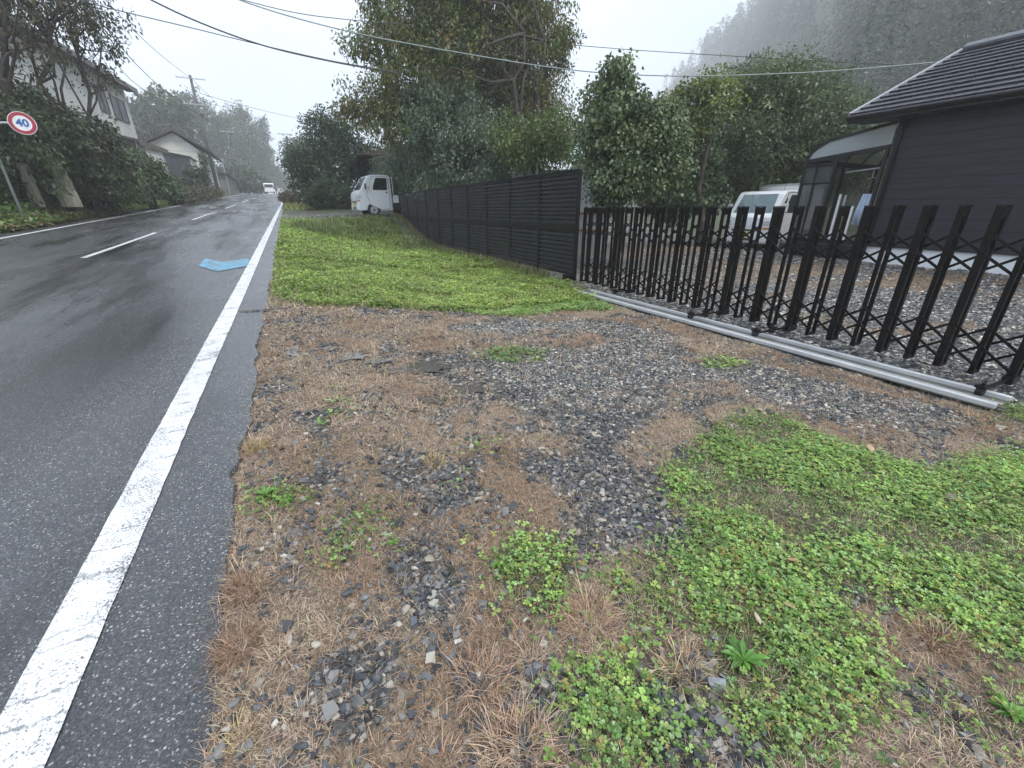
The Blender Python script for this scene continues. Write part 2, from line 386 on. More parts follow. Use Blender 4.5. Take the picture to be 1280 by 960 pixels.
# stone patches
for i, (poly, v) in enumerate([
    (outline([(560, 408), (640, 400), (760, 402), (850, 420), (860, 470), (820, 520), (760, 560), (700, 545), (640, 500), (600, 455)]), 1),
    (outline([(840, 455), (930, 450), (1060, 485), (1230, 520), (1235, 545), (1150, 540), (1040, 530), (930, 500), (860, 500)]), 1),
    (outline([(640, 560), (700, 540), (780, 560), (820, 590), (830, 660), (900, 700), (880, 720), (800, 690), (740, 720), (700, 660), (650, 610)]), 1),
    (outline([(480, 560), (560, 540), (620, 570), (590, 640), (520, 660), (470, 620)]), .8),
    (outline([(520, 440), (560, 430), (640, 470), (600, 500), (540, 480)]), .7),
    (outline([(410, 820), (480, 780), (520, 840), (500, 930), (430, 960), (360, 900)]), .8),
    (outline([(700, 860), (720, 960), (660, 1000), (640, 920)]), .9),
    (outline([(790, 800), (870, 800), (940, 880), (1000, 960), (860, 970), (800, 900)]), .9),
    (outline([(470, 690), (540, 680), (600, 720), (560, 800), (490, 780)]), .8),
    (outline([(340, 640), (400, 660), (400, 720), (350, 760), (320, 700)]), .5),
    (outline([(560, 820), (600, 800), (640, 860), (600, 900)]), .7),
    (outline([(1130, 830), (1230, 860), (1200, 940), (1120, 900)]), .7),
]):
    paint_zone(Zs, poly, v, .12 if i > 2 else .2, .3, 40 + i)
paint_zone(Zp, outline([(560, 408), (640, 400), (760, 402), (850, 420), (860, 470), (820, 515), (730, 520), (640, 490), (600, 455)]), 1, .2, .4, 60)
paint_zone(Zp, outline([(840, 455), (930, 450), (1060, 485), (1230, 520), (1235, 545), (1150, 540), (1040, 530), (930, 500), (860, 500)]), 1, .2, .4, 61)
# weeds inside the gravel
for i, a in enumerate([(590, 428, 70, 14), (700, 425, 60, 12), (895, 452, 34, 10), (900, 490, 40, 12), (820, 560, 40, 30), (680, 560, 30, 14), (690, 640, 34, 22), (560, 540, 60, 40), (1180, 560, 70, 32), (1150, 780, 70, 50), (740, 770, 60, 60), (860, 830, 40, 30)]):
    m = inpoly(ell(*a), .08, .2, 80 + i); Zs[m] *= .25; Zp[m] = 0; Zd[m] = 1
# driveway to the road, gravel
dr = outline([(357, 276), (360, 265), (440, 264), (500, 265)]) + [np.array([5.2, 24.5, 0]), np.array([5.2, 20, 0])] + outline([(470, 275), (400, 276)])
paint_zone(Zs, dr, 1, .2, .6, 90, 'set')
yardm = (GX > 4.45); Zs[yardm] = np.maximum(Zs[yardm], 1); Zd[yardm] = .12
weed = fbm(GX * .45, GY, .55, 33) > .60; Zd[yardm & weed & (GX > 6.2)] = 1; Zs[yardm & weed & (GX > 6.2)] = .35
Zg[(GX > 5.15)] = 0; Zg[(GX > 4.35) & (GY < 5.6) & (GY > 0.86)] = 0
def blur(Z, r):
    for ax_ in (0, 1):
        c = np.cumsum(np.pad(Z, [(r + 1, r) if a_ == ax_ else (0, 0) for a_ in (0, 1)], mode='edge'), axis=ax_)
        Z = (np.take(c, np.arange(2 * r + 1, c.shape[ax_]), ax_) - np.take(c, np.arange(0, c.shape[ax_] - 2 * r - 1), ax_)) / (2 * r + 1)
    return Z
Zg = np.clip(blur(blur(Zg, 3), 3), 0, 1); Zs = blur(Zs, 2); Zd = blur(Zd, 2)
near_ = ss(0, 1.6, GY - 5.8); Zg = Zg * (1 - near_) + blur(blur(Zg, 14), 8) * near_
lush = Zg * np.clip(.1 + 1.7 * fbm(GX, GY, .45, 66), 0, 1)
Zd = np.clip(Zd * (.55 + .8 * fbm(GX, GY, .35, 70)), 0, 1) * (1 - .62 * Zg) * (1 - .8 * Zs)
Zs = np.clip(Zs * (.6 + .8 * fbm(GX, GY, .22, 71)), 0, 1) * (1 - .9 * Zg)
Zs = np.maximum(Zs, .30 * (fbm(GX, GY, .3, 72) > .46) * (1 - Zg)); Zs = np.maximum(Zs, .75 * (fbm(GX, GY, .24, 74) > .64) * (1 - Zg)); Zd = Zd * (1 - .6 * (fbm(GX, GY, .24, 74) > .64))
def zl(Z, X, Y):
    i = np.clip(((np.asarray(X) - ZX0) / ZR).astype(int), 0, Z.shape[1] - 1); j = np.clip(((np.asarray(Y) - ZY0) / ZR).astype(int), 0, Z.shape[0] - 1)
    return Z[j, i]
def micro(X, Y): return (fbm(X, Y, .5, 101) - .5) * .05 + (fbm(X, Y, .12, 105) - .5) * .02
def gz(X, Y):                            # ground sheet height incl. small unevenness
    X = np.asarray(X, float); Y = np.asarray(Y, float)
    e = X - edgeX(Y)
    return tz(X, Y) + micro(X, Y) * ss(.0, .25, e) * (X < 30) - .035 * (1 - ss(-.05, .03, e)) * (X > leftX(Y) - .42)

# ground sheet
def axis_pts(segs):
    out = []
    for a, b, s in segs: out += list(np.arange(a, b, s))
    return np.array(out + [segs[-1][1]])
ax = axis_pts([(-260, -60, 20), (-60, -16, 4), (-16, -1.2, .4), (-1.2, 6.0, .05), (6.0, 14, .25), (14, 40, 2), (40, 220, 5), (220, 560, 14)])
ay = axis_pts([(-120, -20, 20), (-20, -1, 1), (-1, 8, .05), (8, 26, .12), (26, 70, 1.0), (70, 340, 6), (340, 550, 20)])
XX, YY = np.meshgrid(ax, ay); ZZ = gz(XX, YY)
nx, ny = len(ax), len(ay); idx = np.arange(nx * ny).reshape(ny, nx)
quads = np.stack([idx[:-1, :-1].ravel(), idx[:-1, 1:].ravel(), idx[1:, 1:].ravel(), idx[1:, :-1].ravel()], 1)
inz = (XX > ZX0) & (XX < ZX1) & (YY > ZY0) & (YY < ZY1)
cg = np.where(inz, zl(Zg, XX, YY), np.where((XX > 8.9) & (XX < 20) & (YY < 20), .0, .8)); cs = np.where(inz, zl(Zs, XX, YY), np.where((XX > 5) & (XX < 20) & (YY < 20), .9, .1)); cd = np.where(inz, zl(Zd, XX, YY), .4)
wd = fbm(XX * .45, YY, .55, 33) > .56; far_y = (XX >= 6) & (XX < 20) & (YY < 16); wd2 = fbm(XX, YY, .25, 39); cd = np.where(far_y & wd, .35 + .6 * wd2, cd); cs = np.where(far_y & wd, .45, cs)
me = np_mesh('ground', np.stack([XX, YY, ZZ], -1), [quads], np.stack([cg, cs, cd], -1).reshape(-1, 3), smooth=True)
tag(link('ground', me, M['ground']), 'verge of dry grass, crushed stone and green weeds', kind='structure')

# road sheet
ry = np.concatenate([np.arange(-14, 24, .06), np.arange(24, 95, .5), np.arange(95, 330, 6.)])
jag = (fbm(ry, ry * 0 + 3, .45, 7) - .5) * .13 + (fbm(ry, ry * 0 + 9, .06, 8) - .5) * .05
cols_ = []
for k, fx in enumerate(np.linspace(0, 1, 26)):
    x0 = leftX(ry) - .45; x1 = edgeX(ry) + jag
    cols_.append(x0 + (x1 - x0) * fx)
RX = np.stack(cols_, 1); RY = np.repeat(ry[:, None], 26, 1)
RZ = roadz(RY) + .004 + (fbm(RX, RY * .4, 1.6, 55) - .5) * .014
RX = np.concatenate([RX[:, :-1], RX[:, -1:] - .004, RX[:, -1:], RX[:, -1:] + .003], 1); RY = np.concatenate([RY, RY[:, -1:], RY[:, -1:]], 1); RZ = np.concatenate([RZ, RZ[:, -1:] - .001, RZ[:, -1:] - .05], 1)
n1, n2 = RX.shape; idx = np.arange(n1 * n2).reshape(n1, n2)
quads = np.stack([idx[:-1, :-1].ravel(), idx[:-1, 1:].ravel(), idx[1:, 1:].ravel(), idx[1:, :-1].ravel()], 1)
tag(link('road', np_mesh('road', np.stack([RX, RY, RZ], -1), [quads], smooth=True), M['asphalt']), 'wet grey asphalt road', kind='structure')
def rz_mark(X, Y): return roadz(Y) + .004 + (fbm(X, np.asarray(Y) * .4, 1.6, 55) - .5) * .014 + .005
def strip(name, xf, w, y0, y1, mat, dy=.1, jit=.004):
    y = np.arange(y0, y1 + dy * .5, dy); x = xf(y)
    xs = np.stack([x - w / 2 + (fbm(y, y * 0 + 1, .05, 11) - .5) * jit * 2, x - w / 6, x + w / 6, x + w / 2 + (fbm(y, y * 0 + 5, .05, 12) - .5) * jit * 2], 1)
    ys = np.repeat(y[:, None], 4, 1); zs = rz_mark(xs, ys); m_ = len(y); ix = np.arange(m_ * 4).reshape(m_, 4)
    q = np.stack([ix[:-1, :-1].ravel(), ix[:-1, 1:].ravel(), ix[1:, 1:].ravel(), ix[1:, :-1].ravel()], 1)
    return tag(link(name, np_mesh(name, np.stack([xs, ys, zs], -1), [q], smooth=True), mat), kind='structure')
strip('edge_line', lineX, .165, -10, 95, M['roadwhite'])
strip('edge_line', leftX, .14, -8, 95, M['roadwhite'], .25)
cx = lambda y: lineX(y) - 3.05 + .012 * 0
for y0, y1 in [(1.2, 6.1), (11.6, 17.2), (22.9, 28.9), (33.6, 39.6), (45, 51), (56, 62), (67, 73), (78, 84)]:
    if y0 > 5: strip('centre_dash', cx, .11, y0, y1, M['roadwhite'], .25)
# blue chevron painted on the lane
mb = MB(); pts = [(257, 323.5), (277, 328.5), (312.5, 323.0), (309, 333), (272, 340), (248.5, 333.5)]
def RP(px, py):
    r = ray(px, py); t = -H / (r[2] - .0435 * r[1]); return CAM + r * t
P_ = [RP(*p) for p in pts]; P_ = [(p[0], p[1], float(rz_mark(p[0], p[1])) + .004) for p in P_]
mb.add(P_, [(0, 1, 4, 5), (1, 2, 3, 4)])
tag(mb.build('blue_chevron_marking', M['roadblue']), kind='structure')
# crack across the shoulder with soil in it
mb = MB(); q0 = RP(300, 390); q1 = RP(338, 388); n_ = 14; vs = []
for i in range(n_ + 1):
    t = i / n_; x = q0[0] * (1 - t) + q1[0] * t; y = q0[1] * (1 - t) + q1[1] * t + random.uniform(-.02, .02); w = random.uniform(.012, .035)
    for s in (-1, 1): vs.append((x, y + s * w, float(rz_mark(x, y)) + .006))
mb.add(vs, [(2 * i, 2 * i + 1, 2 * i + 3, 2 * i + 2) for i in range(n_)])
tag(mb.build('soil_filled_crack', simple('dark_soil', (.06, .04, .028), .9)), kind='structure')
# puddles among the dry grass
pud = MB()
for (cx_, cy_, rx_, ry_) in [(425, 447, 34, 7), (395, 458, 22, 4), (520, 462, 38, 7), (585, 488, 18, 6), (470, 452, 18, 4), (365, 440, 8, 8), (540, 500, 20, 5)]:
    c0 = G(cx_, cy_); ring = []
    for k in range(22):
        a = 2 * math.pi * k / 22; f = .65 + .7 * random.random(); q = G(cx_ + rx_ * f * math.cos(a), cy_ + ry_ * f * math.sin(a)); ring.append(q)
    zz = float(np.mean([tz(q[0], q[1]) for q in ring])) + .008
    for q in ring: q[2] = zz + (q[1] - c0[1]) * .0
    pud.add(ring, [tuple(range(22))])
tag(pud.build('puddle', M['water']), kind='structure')

# ------------------------------------------------------------------ ground cover geometry
def pick(cols, n, jit=.18):
    cols = np.array(cols); c = cols[rng.integers(0, len(cols), n)] * (1 + (rng.random((n, 1)) - .5) * 2 * jit); return np.clip(c, 0, 1)
def in_view(X, Y, marg=.5):
    v0 = X * FW[0] + Y * FW[1] + (0 - H) * FW[2]; u = (X * RT[0] + Y * RT[1]) / np.maximum(v0, .05); w = (X * UP[0] + Y * UP[1] - H * UP[2]) / np.maximum(v0, .05)
    return (v0 > .3) & (np.abs(u) < 1.22 + marg) & (w > -.915 - marg)
def scatter(x0, x1, y0, y1, dens):
    n = int((x1 - x0) * (y1 - y0) * dens); X = rng.uniform(x0, x1, n); Y = rng.uniform(y0, y1, n); k = in_view(X, Y); return X[k], Y[k]
def blades(X, Y, Z, azi, lean, ln, w, colr, curl=.5):
    n = len(X); d = np.stack([np.cos(azi), np.sin(azi)], 1); s = np.stack([-d[:, 1], d[:, 0]], 1) * (w / 2)[:, None]
    up1 = np.cos(lean); out1 = np.sin(lean); l2 = np.clip(lean + curl, 0, 1.75); up2 = np.cos(l2); out2 = np.sin(l2)
    b = np.stack([X, Y, Z], 1); m = b.copy(); m[:, :2] += d * (ln * .5 * out1)[:, None]; m[:, 2] += ln * .5 * up1
    t = m.copy(); t[:, :2] += d * (ln * .5 * out2)[:, None]; t[:, 2] += ln * .5 * up2
    t[:, 2] = np.maximum(t[:, 2], b[:, 2] + .002)
    V = np.zeros((n, 5, 3)); V[:, 0] = b; V[:, 0, :2] -= s; V[:, 1] = b; V[:, 1, :2] += s; V[:, 2] = m; V[:, 2, :2] += s * .8; V[:, 3] = m; V[:, 3, :2] -= s * .8; V[:, 4] = t
    i = np.arange(n)[:, None] * 5
    return V.reshape(-1, 3), i + np.array([0, 1, 2, 3]), i + np.array([3, 2, 4]), np.repeat(colr, 5, 0)
class Acc:
    def __init__(s): s.V = []; s.Q = []; s.T = []; s.C = []; s.n = 0
    def add(s, V, Q, T, C):
        s.V.append(V); s.C.append(C)
        if Q is not None: s.Q.append(Q + s.n)
        if T is not None: s.T.append(T + s.n)
        s.n += len(V)
    def mesh(s, name):
        fs = []
        if s.Q: fs.append(np.concatenate(s.Q))
        if s.T: fs.append(np.concatenate(s.T))
        return np_mesh(name, np.concatenate(s.V), fs, np.concatenate(s.C))
STRAW = [(.56, .46, .33), (.5, .38, .27), (.42, .3, .2), (.26, .18, .12), (.66, .57, .43), (.17, .11, .075), (.54, .4, .33), (.48, .34, .28), (.46, .4, .26), (.6, .47, .38)]
RUST = [(.29, .16, .085), (.36, .22, .12), (.2, .11, .06), (.46, .31, .18), (.32, .2, .13)]
dead = Acc()
# clumps (tufts) of dry grass
for (x0, x1, y0, y1, tden, k, lw, ll) in [(-.6, 4.6, -1.3, 2.6, 420, 30, .0017, .055), (-.6, 4.7, 2.6, 5.2, 200, 22, .0030, .065), (-.5, 5.0, 5.2, 9.5, 110, 16, .006, .08), (-.4, 5.3, 9.5, 26, 14, 12, .016, .14), (5.3, 9, 0, 9, 40, 12, .008, .06), (9, 12, 0, 11, 70, 9, .014, .06)]:
    X, Y = scatter(x0, x1, y0, y1, tden)
    pr = np.where(X < 8.95, zl(Zd, X, Y), .15 + .85 * (fbm(X * .45, Y, .55, 33) > .58)); e = X - edgeX(Y); keep = (rng.random(len(X)) < np.clip(pr * 1.25, 0, 1)) & (e > -.02) & ~((X > 4.42) & (X < 4.9) & (Y > .8) & (Y < 6.2)); X, Y, e = X[keep], Y[keep], e[keep]
    n = len(X); big = .55 + .9 * rng.random(n) ** 2; tint = pick(STRAW, n, .1)
    hue = fbm(X, Y, .6, 91); rusty = (hue > .55) | (e < .22 * rng.random(n)); tint[rusty] = pick(RUST + STRAW[2:4] + STRAW[6:8], int(rusty.sum()), .15)
    K = np.repeat(np.arange(n), k); m_ = len(K)
    a = rng.uniform(0, 2 * math.pi, m_); rr = rng.random(m_) ** .6 * .035 * big[K]
    bx = X[K] + np.cos(a) * rr; by = Y[K] + np.sin(a) * rr
    azi = a + rng.normal(0, .5, m_); lean = np.clip(rng.normal(.95, .33, m_), .1, 1.5)
    ln = ll * big[K] * (.5 + .8 * rng.random(m_))
    c = np.clip((tint[K] * .6 + pick(STRAW, m_) * .4) * (.4 + 1.15 * rng.random((m_, 1))), 0, 1)
    dead.add(*blades(bx, by, gz(bx, by) - .004, azi, lean, ln, lw * (.7 + .6 * rng.random(m_)), c))
# loose litter lying flat
for (x0, x1, y0, y1, den, lw, ll) in [(-.6, 4.6, -1.3, 2.6, 10500, .0015, .035), (-.6, 4.7, 2.6, 5.2, 2500, .0036, .06), (-.5, 5.0, 5.2, 9.5, 1000, .007, .08), (5.3, 9, 0, 9, 320, .009, .07)]:
    X, Y = scatter(x0, x1, y0, y1, den)
    keep = (rng.random(len(X)) < np.clip(zl(Zd, X, Y) * 1.1 + .05, 0, 1)) & (X - edgeX(Y) > -.01 - .06 * rng.random(len(X)) ** 3) & ~((X > 4.45) & (X < 4.88) & (Y > .8) & (Y < 6.2)); X, Y = X[keep], Y[keep]; n = len(X)
    hue = fbm(X, Y, .6, 91); c = pick(STRAW, n); r_ = hue > .56; c[r_] = c[r_] * .5 + pick(RUST, int(r_.sum())) * .5
    dead.add(*blades(X, Y, gz(X, Y) + .003, rng.uniform(0, 6.283, n), np.clip(rng.normal(1.35, .15, n), .6, 1.55), ll * (.4 + rng.random(n)), lw * (.7 + .6 * rng.random(n)), c, .15))
tag(link('dry_grass', dead.mesh('dry_grass'), M['blade']), 'brown and straw coloured dry grass on the verge', 'dry grass', kind='stuff')

# stones
def ico():
    t = (1 + 5 ** .5) / 2; v = np.array([(-1, t, 0), (1, t, 0), (-1, -t, 0), (1, -t, 0), (0, -1, t), (0, 1, t), (0, -1, -t), (0, 1, -t), (t, 0, -1), (t, 0, 1), (-t, 0, -1), (-t, 0, 1)], float); v /= np.linalg.norm(v[0])
    f = np.array([(0, 11, 5), (0, 5, 1), (0, 1, 7), (0, 7, 10), (0, 10, 11), (1, 5, 9), (5, 11, 4), (11, 10, 2), (10, 7, 6), (7, 1, 8), (3, 9, 4), (3, 4, 2), (3, 2, 6), (3, 6, 8), (3, 8, 9), (4, 9, 5), (2, 4, 11), (6, 2, 10), (8, 6, 7), (9, 8, 1)]); return v, f
OCT = (np.array([(1, 0, 0), (-1, 0, 0), (0, 1, 0), (0, -1, 0), (0, 0, 1), (0, 0, -1)], float), np.array([(0, 2, 4), (2, 1, 4), (1, 3, 4), (3, 0, 4), (2, 0, 5), (1, 2, 5), (3, 1, 5), (0, 3, 5)]))
CUB = (np.array([(-.8, -.8, -.7), (.8, -.8, -.7), (.8, .8, -.7), (-.8, .8, -.7), (-.8, -.8, .7), (.8, -.8, .7), (.8, .8, .7), (-.8, .8, .7)], float), np.array([(0, 2, 1), (0, 3, 2), (4, 5, 6), (4, 6, 7), (0, 1, 5), (0, 5, 4), (1, 2, 6), (1, 6, 5), (2, 3, 7), (2, 7, 6), (3, 0, 4), (3, 4, 7)]))
def rocks(X, Y, Z, size, colr, base, lift=.15):
    v, f = base; n = len(X); k = len(v)
    V = v[None] * (1 + (rng.random((n, k, 3)) - .5) * .75)
    V = V * np.stack([size * (.7 + .7 * rng.random(n)), size * (.55 + .5 * rng.random(n)), size * (.35 + .35 * rng.random(n))], 1)[:, None] * .5
    ti = rng.normal(0, .5, n); c, s = np.cos(ti)[:, None], np.sin(ti)[:, None]; V = np.stack([V[..., 0], V[..., 1] * c - V[..., 2] * s, V[..., 1] * s + V[..., 2] * c], -1)
    a = rng.uniform(0, 6.283, n); c, s = np.cos(a)[:, None], np.sin(a)[:, None]; V = np.stack([V[..., 0] * c - V[..., 1] * s, V[..., 0] * s + V[..., 1] * c, V[..., 2]], -1)
    V += np.stack([X, Y, Z + size * lift], 1)[:, None]
    F_ = (np.arange(n)[:, None, None] * k + f[None]).reshape(-1, 3)
    return V.reshape(-1, 3), None, F_, np.repeat(colr, k, 0)
DARK = [(.045, .049, .056), (.06, .066, .074), (.028, .03, .034), (.1, .105, .11), (.045, .052, .053), (.08, .08, .076), (.16, .16, .155)]
LIGHT = [(.3, .28, .23), (.4, .37, .32), (.2, .19, .175), (.26, .23, .18)]
st = Acc()
for (x0, x1, y0, y1, den, sz, base, sel) in [(-.5, 4.5, -1.3, 2.6, 4200, .0185, CUB, 's'), (-.5, 4.5, 2.6, 6.5, 2000, .02, CUB, 's'), (0, 4.6, 1.0, 8, 3200, .0135, CUB, 'p'), (4.88, 9.0, 0, 8, 620, .034, OCT, 'y'), (9, 14, 0, 9, 260, .045, OCT, 'y'), (-.1, 6, 17, 24, 60, .05, OCT, 's')]:
    X, Y = scatter(x0, x1, y0, y1, den)
    Z_ = {'s': Zs, 'p': Zp, 'y': Zs}[sel]; pr = zl(Z_, X, Y) if sel != 'y' else np.where(X < 9, zl(Zs, X, Y), .7 * (fbm(X * .45, Y, .55, 33) < .58))
    if sel == 's': pr = np.clip(pr, 0, 1) * (1 - .7 * zl(Zp, X, Y))
    keep = (rng.random(len(X)) < pr) & (X - edgeX(Y) > .03) & ~((X > 4.46) & (X < 4.88) & (Y > .8) & (Y < 6.2)) & (X < 11.9); X, Y = X[keep], Y[keep]; n = len(X)
    size = sz * np.exp(rng.normal(0, .33, n)); size = np.minimum(size, sz * 2.3)
    pl = .13 if sel == 's' else .34
    c = pick(DARK, n); l_ = rng.random(n) < pl; c[l_] = pick(LIGHT, int(l_.sum()))
    if sel != 's': c = np.clip(c * 1.35 + .015, 0, 1)
    st.add(*rocks(X, Y, gz(X, Y), size, c, base)) if sel != 's' else [st.add(*rocks(X[q_], Y[q_], gz(X[q_], Y[q_]), size[q_], c[q_], bs_)) for q_, bs_ in ((slice(0, n // 2), CUB), (slice(n // 2, n), ico()))]
tag(link('crushed_stone', st.mesh('crushed_stone'), M['stone']), 'dark crushed stone and pale pebbles scattered over the verge', 'gravel', kind='stuff')

# clover and weeds
def leaflets(P, azi, tilt, L, W, colr):       # quads: base, side, tip, side
    n = len(P); d = np.stack([np.cos(azi) * np.cos(tilt), np.sin(azi) * np.cos(tilt), np.sin(tilt)], 1); s = np.stack([-np.sin(azi), np.cos(azi), np.zeros(n)], 1)
    V = np.zeros((n, 4, 3)); V[:, 0] = P; V[:, 1] = P + d * (L * .62)[:, None] + s * (W / 2)[:, None]; V[:, 2] = P + d * L[:, None]; V[:, 3] = P + d * (L * .62)[:, None] - s * (W / 2)[:, None]
    V[:, 1, 2] += L * .12; V[:, 3, 2] += L * .12
    return V.reshape(-1, 3), np.arange(n)[:, None] * 4 + np.arange(4), None, np.repeat(colr, 4, 0)
GREEN = [(.16, .29, .055), (.21, .36, .075), (.29, .46, .11), (.08, .15, .035), (.16, .29, .09), (.33, .45, .11), (.31, .46, .18), (.12, .18, .045), (.25, .29, .09)]
FARG = [(.19, .31, .06), (.27, .4, .07), (.12, .2, .045), (.34, .46, .1), (.34, .38, .14), (.22, .24, .08)]
gr = Acc()
for (x0, x1, y0, y1, den, sz, hgt, pal) in [(-.5, 5.2, -1.4, 2.2, 13500, .0098, .03, GREEN), (0, 5.1, 2.2, 5.6, 5600, .0155, .035, GREEN), (-.4, 5.2, 5.6, 10, 3000, .024, .06, FARG), (-.4, 5.2, 10, 22, 1300, .042, .09, FARG)]:
    X, Y = scatter(x0, x1, y0, y1, den); g = zl(lush, X, Y); bald = fbm(X, Y, .28, 131)
    keep = (rng.random(len(X)) < g ** 1.3 * np.clip((bald - .30) * 5, .08, 1)) & (X > edgeX(Y) + .02); X, Y, bald = X[keep], Y[keep], bald[keep]; n = len(X)
    hue = fbm(X, Y, .9, 140); c = pick(pal, n, .15); c = c * (.45 + 1.1 * hue[:, None]) * (.75 + .5 * fbm(X, Y, .25, 149)[:, None]); yel = rng.random(n) < .05; c[yel] = pick([(.3, .3, .07), (.28, .2, .06)], int(yel.sum()))
    h = hgt * (.1 + 1.05 * rng.random(n)) * (.5 + 1.1 * bald); big_ = np.exp(rng.normal(0, .3, n))
    base = np.stack([X, Y, gz(X, Y) + h], 1); a0 = rng.uniform(0, 6.283, n)
    for k in range(3):
        L = sz * (.75 + .5 * rng.random(n)) * big_; gr.add(*leaflets(base, a0 + k * 2.094 + rng.normal(0, .15, n), rng.normal(.08, .3, n), L, L * .95, c))
# green blades between the clover
for (x0, x1, y0, y1, den, w, l) in [(-.5, 5.2, -1.4, 2.6, 2600, .0024, .05), (0, 5.1, 2.6, 5.6, 900, .0045, .07), (-.4, 5.3, 5.6, 10, 1500, .007, .10), (-.4, 5.3, 10, 24, 600, .013, .17)]:
    X, Y = scatter(x0, x1, y0, y1, den); g = zl(lush, X, Y); keep = (rng.random(len(X)) < g + .02) & (X > edgeX(Y) + .02); X, Y = X[keep], Y[keep]; n = len(X)
    gr.add(*blades(X, Y, gz(X, Y) - .003, rng.uniform(0, 6.283, n), np.abs(rng.normal(.55, .3, n)), l * (.5 + rng.random(n)), w * (.7 + .6 * rng.random(n)), pick(FARG if y0 > 5 else GREEN + FARG[:2], n), .5))
# strip of taller seed grass along the foot of the panel fence
n = 5200; Y = rng.uniform(8.2, 22.5, n); X = 5.2 - np.abs(rng.normal(0, .22, n)); k = rng.random(n) < .9; X, Y = X[k], Y[k]; n = len(X)
gr.add(*blades(X, Y, gz(X, Y), rng.uniform(0, 6.283, n), np.abs(rng.normal(.3, .22, n)), .22 * (.4 + rng.random(n)), .009 + .006 * rng.random(n), pick([(.2, .22, .08), (.3, .24, .12), (.13, .2, .05), (.26, .2, .13)], n), .5))
# lush tuft mound by the far end of the grass
for (px, py, rr) in [(430, 288, 1.3), (395, 290, .9), (470, 284, 1.0), (520, 310, .8)]:
    c0 = G(px, py); n = 2600; a = rng.uniform(0, 6.283, n); r_ = rng.random(n) ** .5 * rr; X = c0[0] + np.cos(a) * r_; Y = c0[1] + np.sin(a) * r_ * 1.6; hh = .28 * (1 - (r_ / rr) ** 2) * rng.random(n)
    gr.add(*blades(X, Y, gz(X, Y) + hh, rng.uniform(0, 6.283, n), np.abs(rng.normal(.6, .3, n)), .22 * (.5 + rng.random(n)), .02 * (.6 + .6 * rng.random(n)), pick([(.1, .16, .04), (.15, .2, .06), (.08, .12, .03), (.22, .22, .1)], n), .6))
tag(link('clover_and_weeds', gr.mesh('clover_and_weeds'), M['leaf']), 'low green clover, chickweed and grass blades growing over the verge', 'ground cover', kind='stuff')

# broad-leaved weeds that stand out one by one
def rosette(px, py, r, nleaf, label):
    c = G(px, py); a = Acc(); n = int(nleaf * 1.6); r *= .72; azi = np.arange(n) * 2.4 + rng.normal(0, .2, n); t0 = rng.uniform(.15, .9, n); L = r * (.6 + .5 * rng.random(n)); W = L * .24
    colr = pick([(.12, .27, .05), (.16, .33, .06), (.09, .2, .04)], n, .15)
    d = np.stack([np.cos(azi) * np.cos(t0), np.sin(azi) * np.cos(t0), np.sin(t0)], 1); s = np.stack([-np.sin(azi), np.cos(azi), azi * 0], 1)
    P0 = np.zeros((n, 3)); rows = []
    for f, wf, dz in ((0, .12, 0), (.3, .7, 0), (.6, 1.0, -.06), (.85, .6, -.16), (1, .08, -.26)):
        m_ = P0 + d * (L * f)[:, None]; m_[:, 2] += dz * L
        rows.append((m_ - s * (W * wf / 2)[:, None] + np.array([0, 0, 1]) * (L * .05 * wf)[:, None], m_, m_ + s * (W * wf / 2)[:, None] + np.array([0, 0, 1]) * (L * .05 * wf)[:, None]))
    V = np.stack([np.stack(r_, 1) for r_ in rows], 1).reshape(n, 15, 3); q = []
    for i in range(4):
        for j in range(2): q.append((i * 3 + j, i * 3 + j + 1, i * 3 + j + 4, i * 3 + j + 3))
    Q = (np.arange(n)[:, None, None] * 15 + np.array(q)[None]).reshape(-1, 4)
    o = link('broadleaf_weed', np_mesh('broadleaf_weed', V.reshape(-1, 3), [Q], np.repeat(colr, 15, 0)), M['leaf']); o.location = (c[0], c[1], float(gz(c[0], c[1])) + .004)
    tag(o, label, 'weed', 'broad-leaved weeds on the verge')
for a in [(333, 620, .1, 14, 'bright green weed in dry grass nearest the asphalt edge'), (358, 628, .085, 12, 'bright green weed just right of the one nearest the asphalt edge'),
          (492, 681, .05, 9, 'tiny green weed alone among the stones in the middle of the dry grass'), (625, 704, .075, 12, 'light green weed at the left tip of the small middle clover patch'), (940, 722, .11, 16, 'broad leaved weed in the upper middle of the large clover carpet'),
          (985, 742, .1, 14, 'broad leaved weed right of centre in the large clover carpet'), (930, 822, .12, 14, 'light green long-leaved weed at the lower left edge of the large clover carpet'), (880, 645, .08, 12, 'green weed at the left rim of the clover carpet beside stones'),
          (848, 612, .08, 12, 'green weed at the upper left corner of the clover carpet'), (400, 528, .07, 10, 'small green weed in dry grass halfway along the verge'), (1262, 892, .09, 12, 'leafy weed at the lower right corner of the verge')]: rosette(*a)
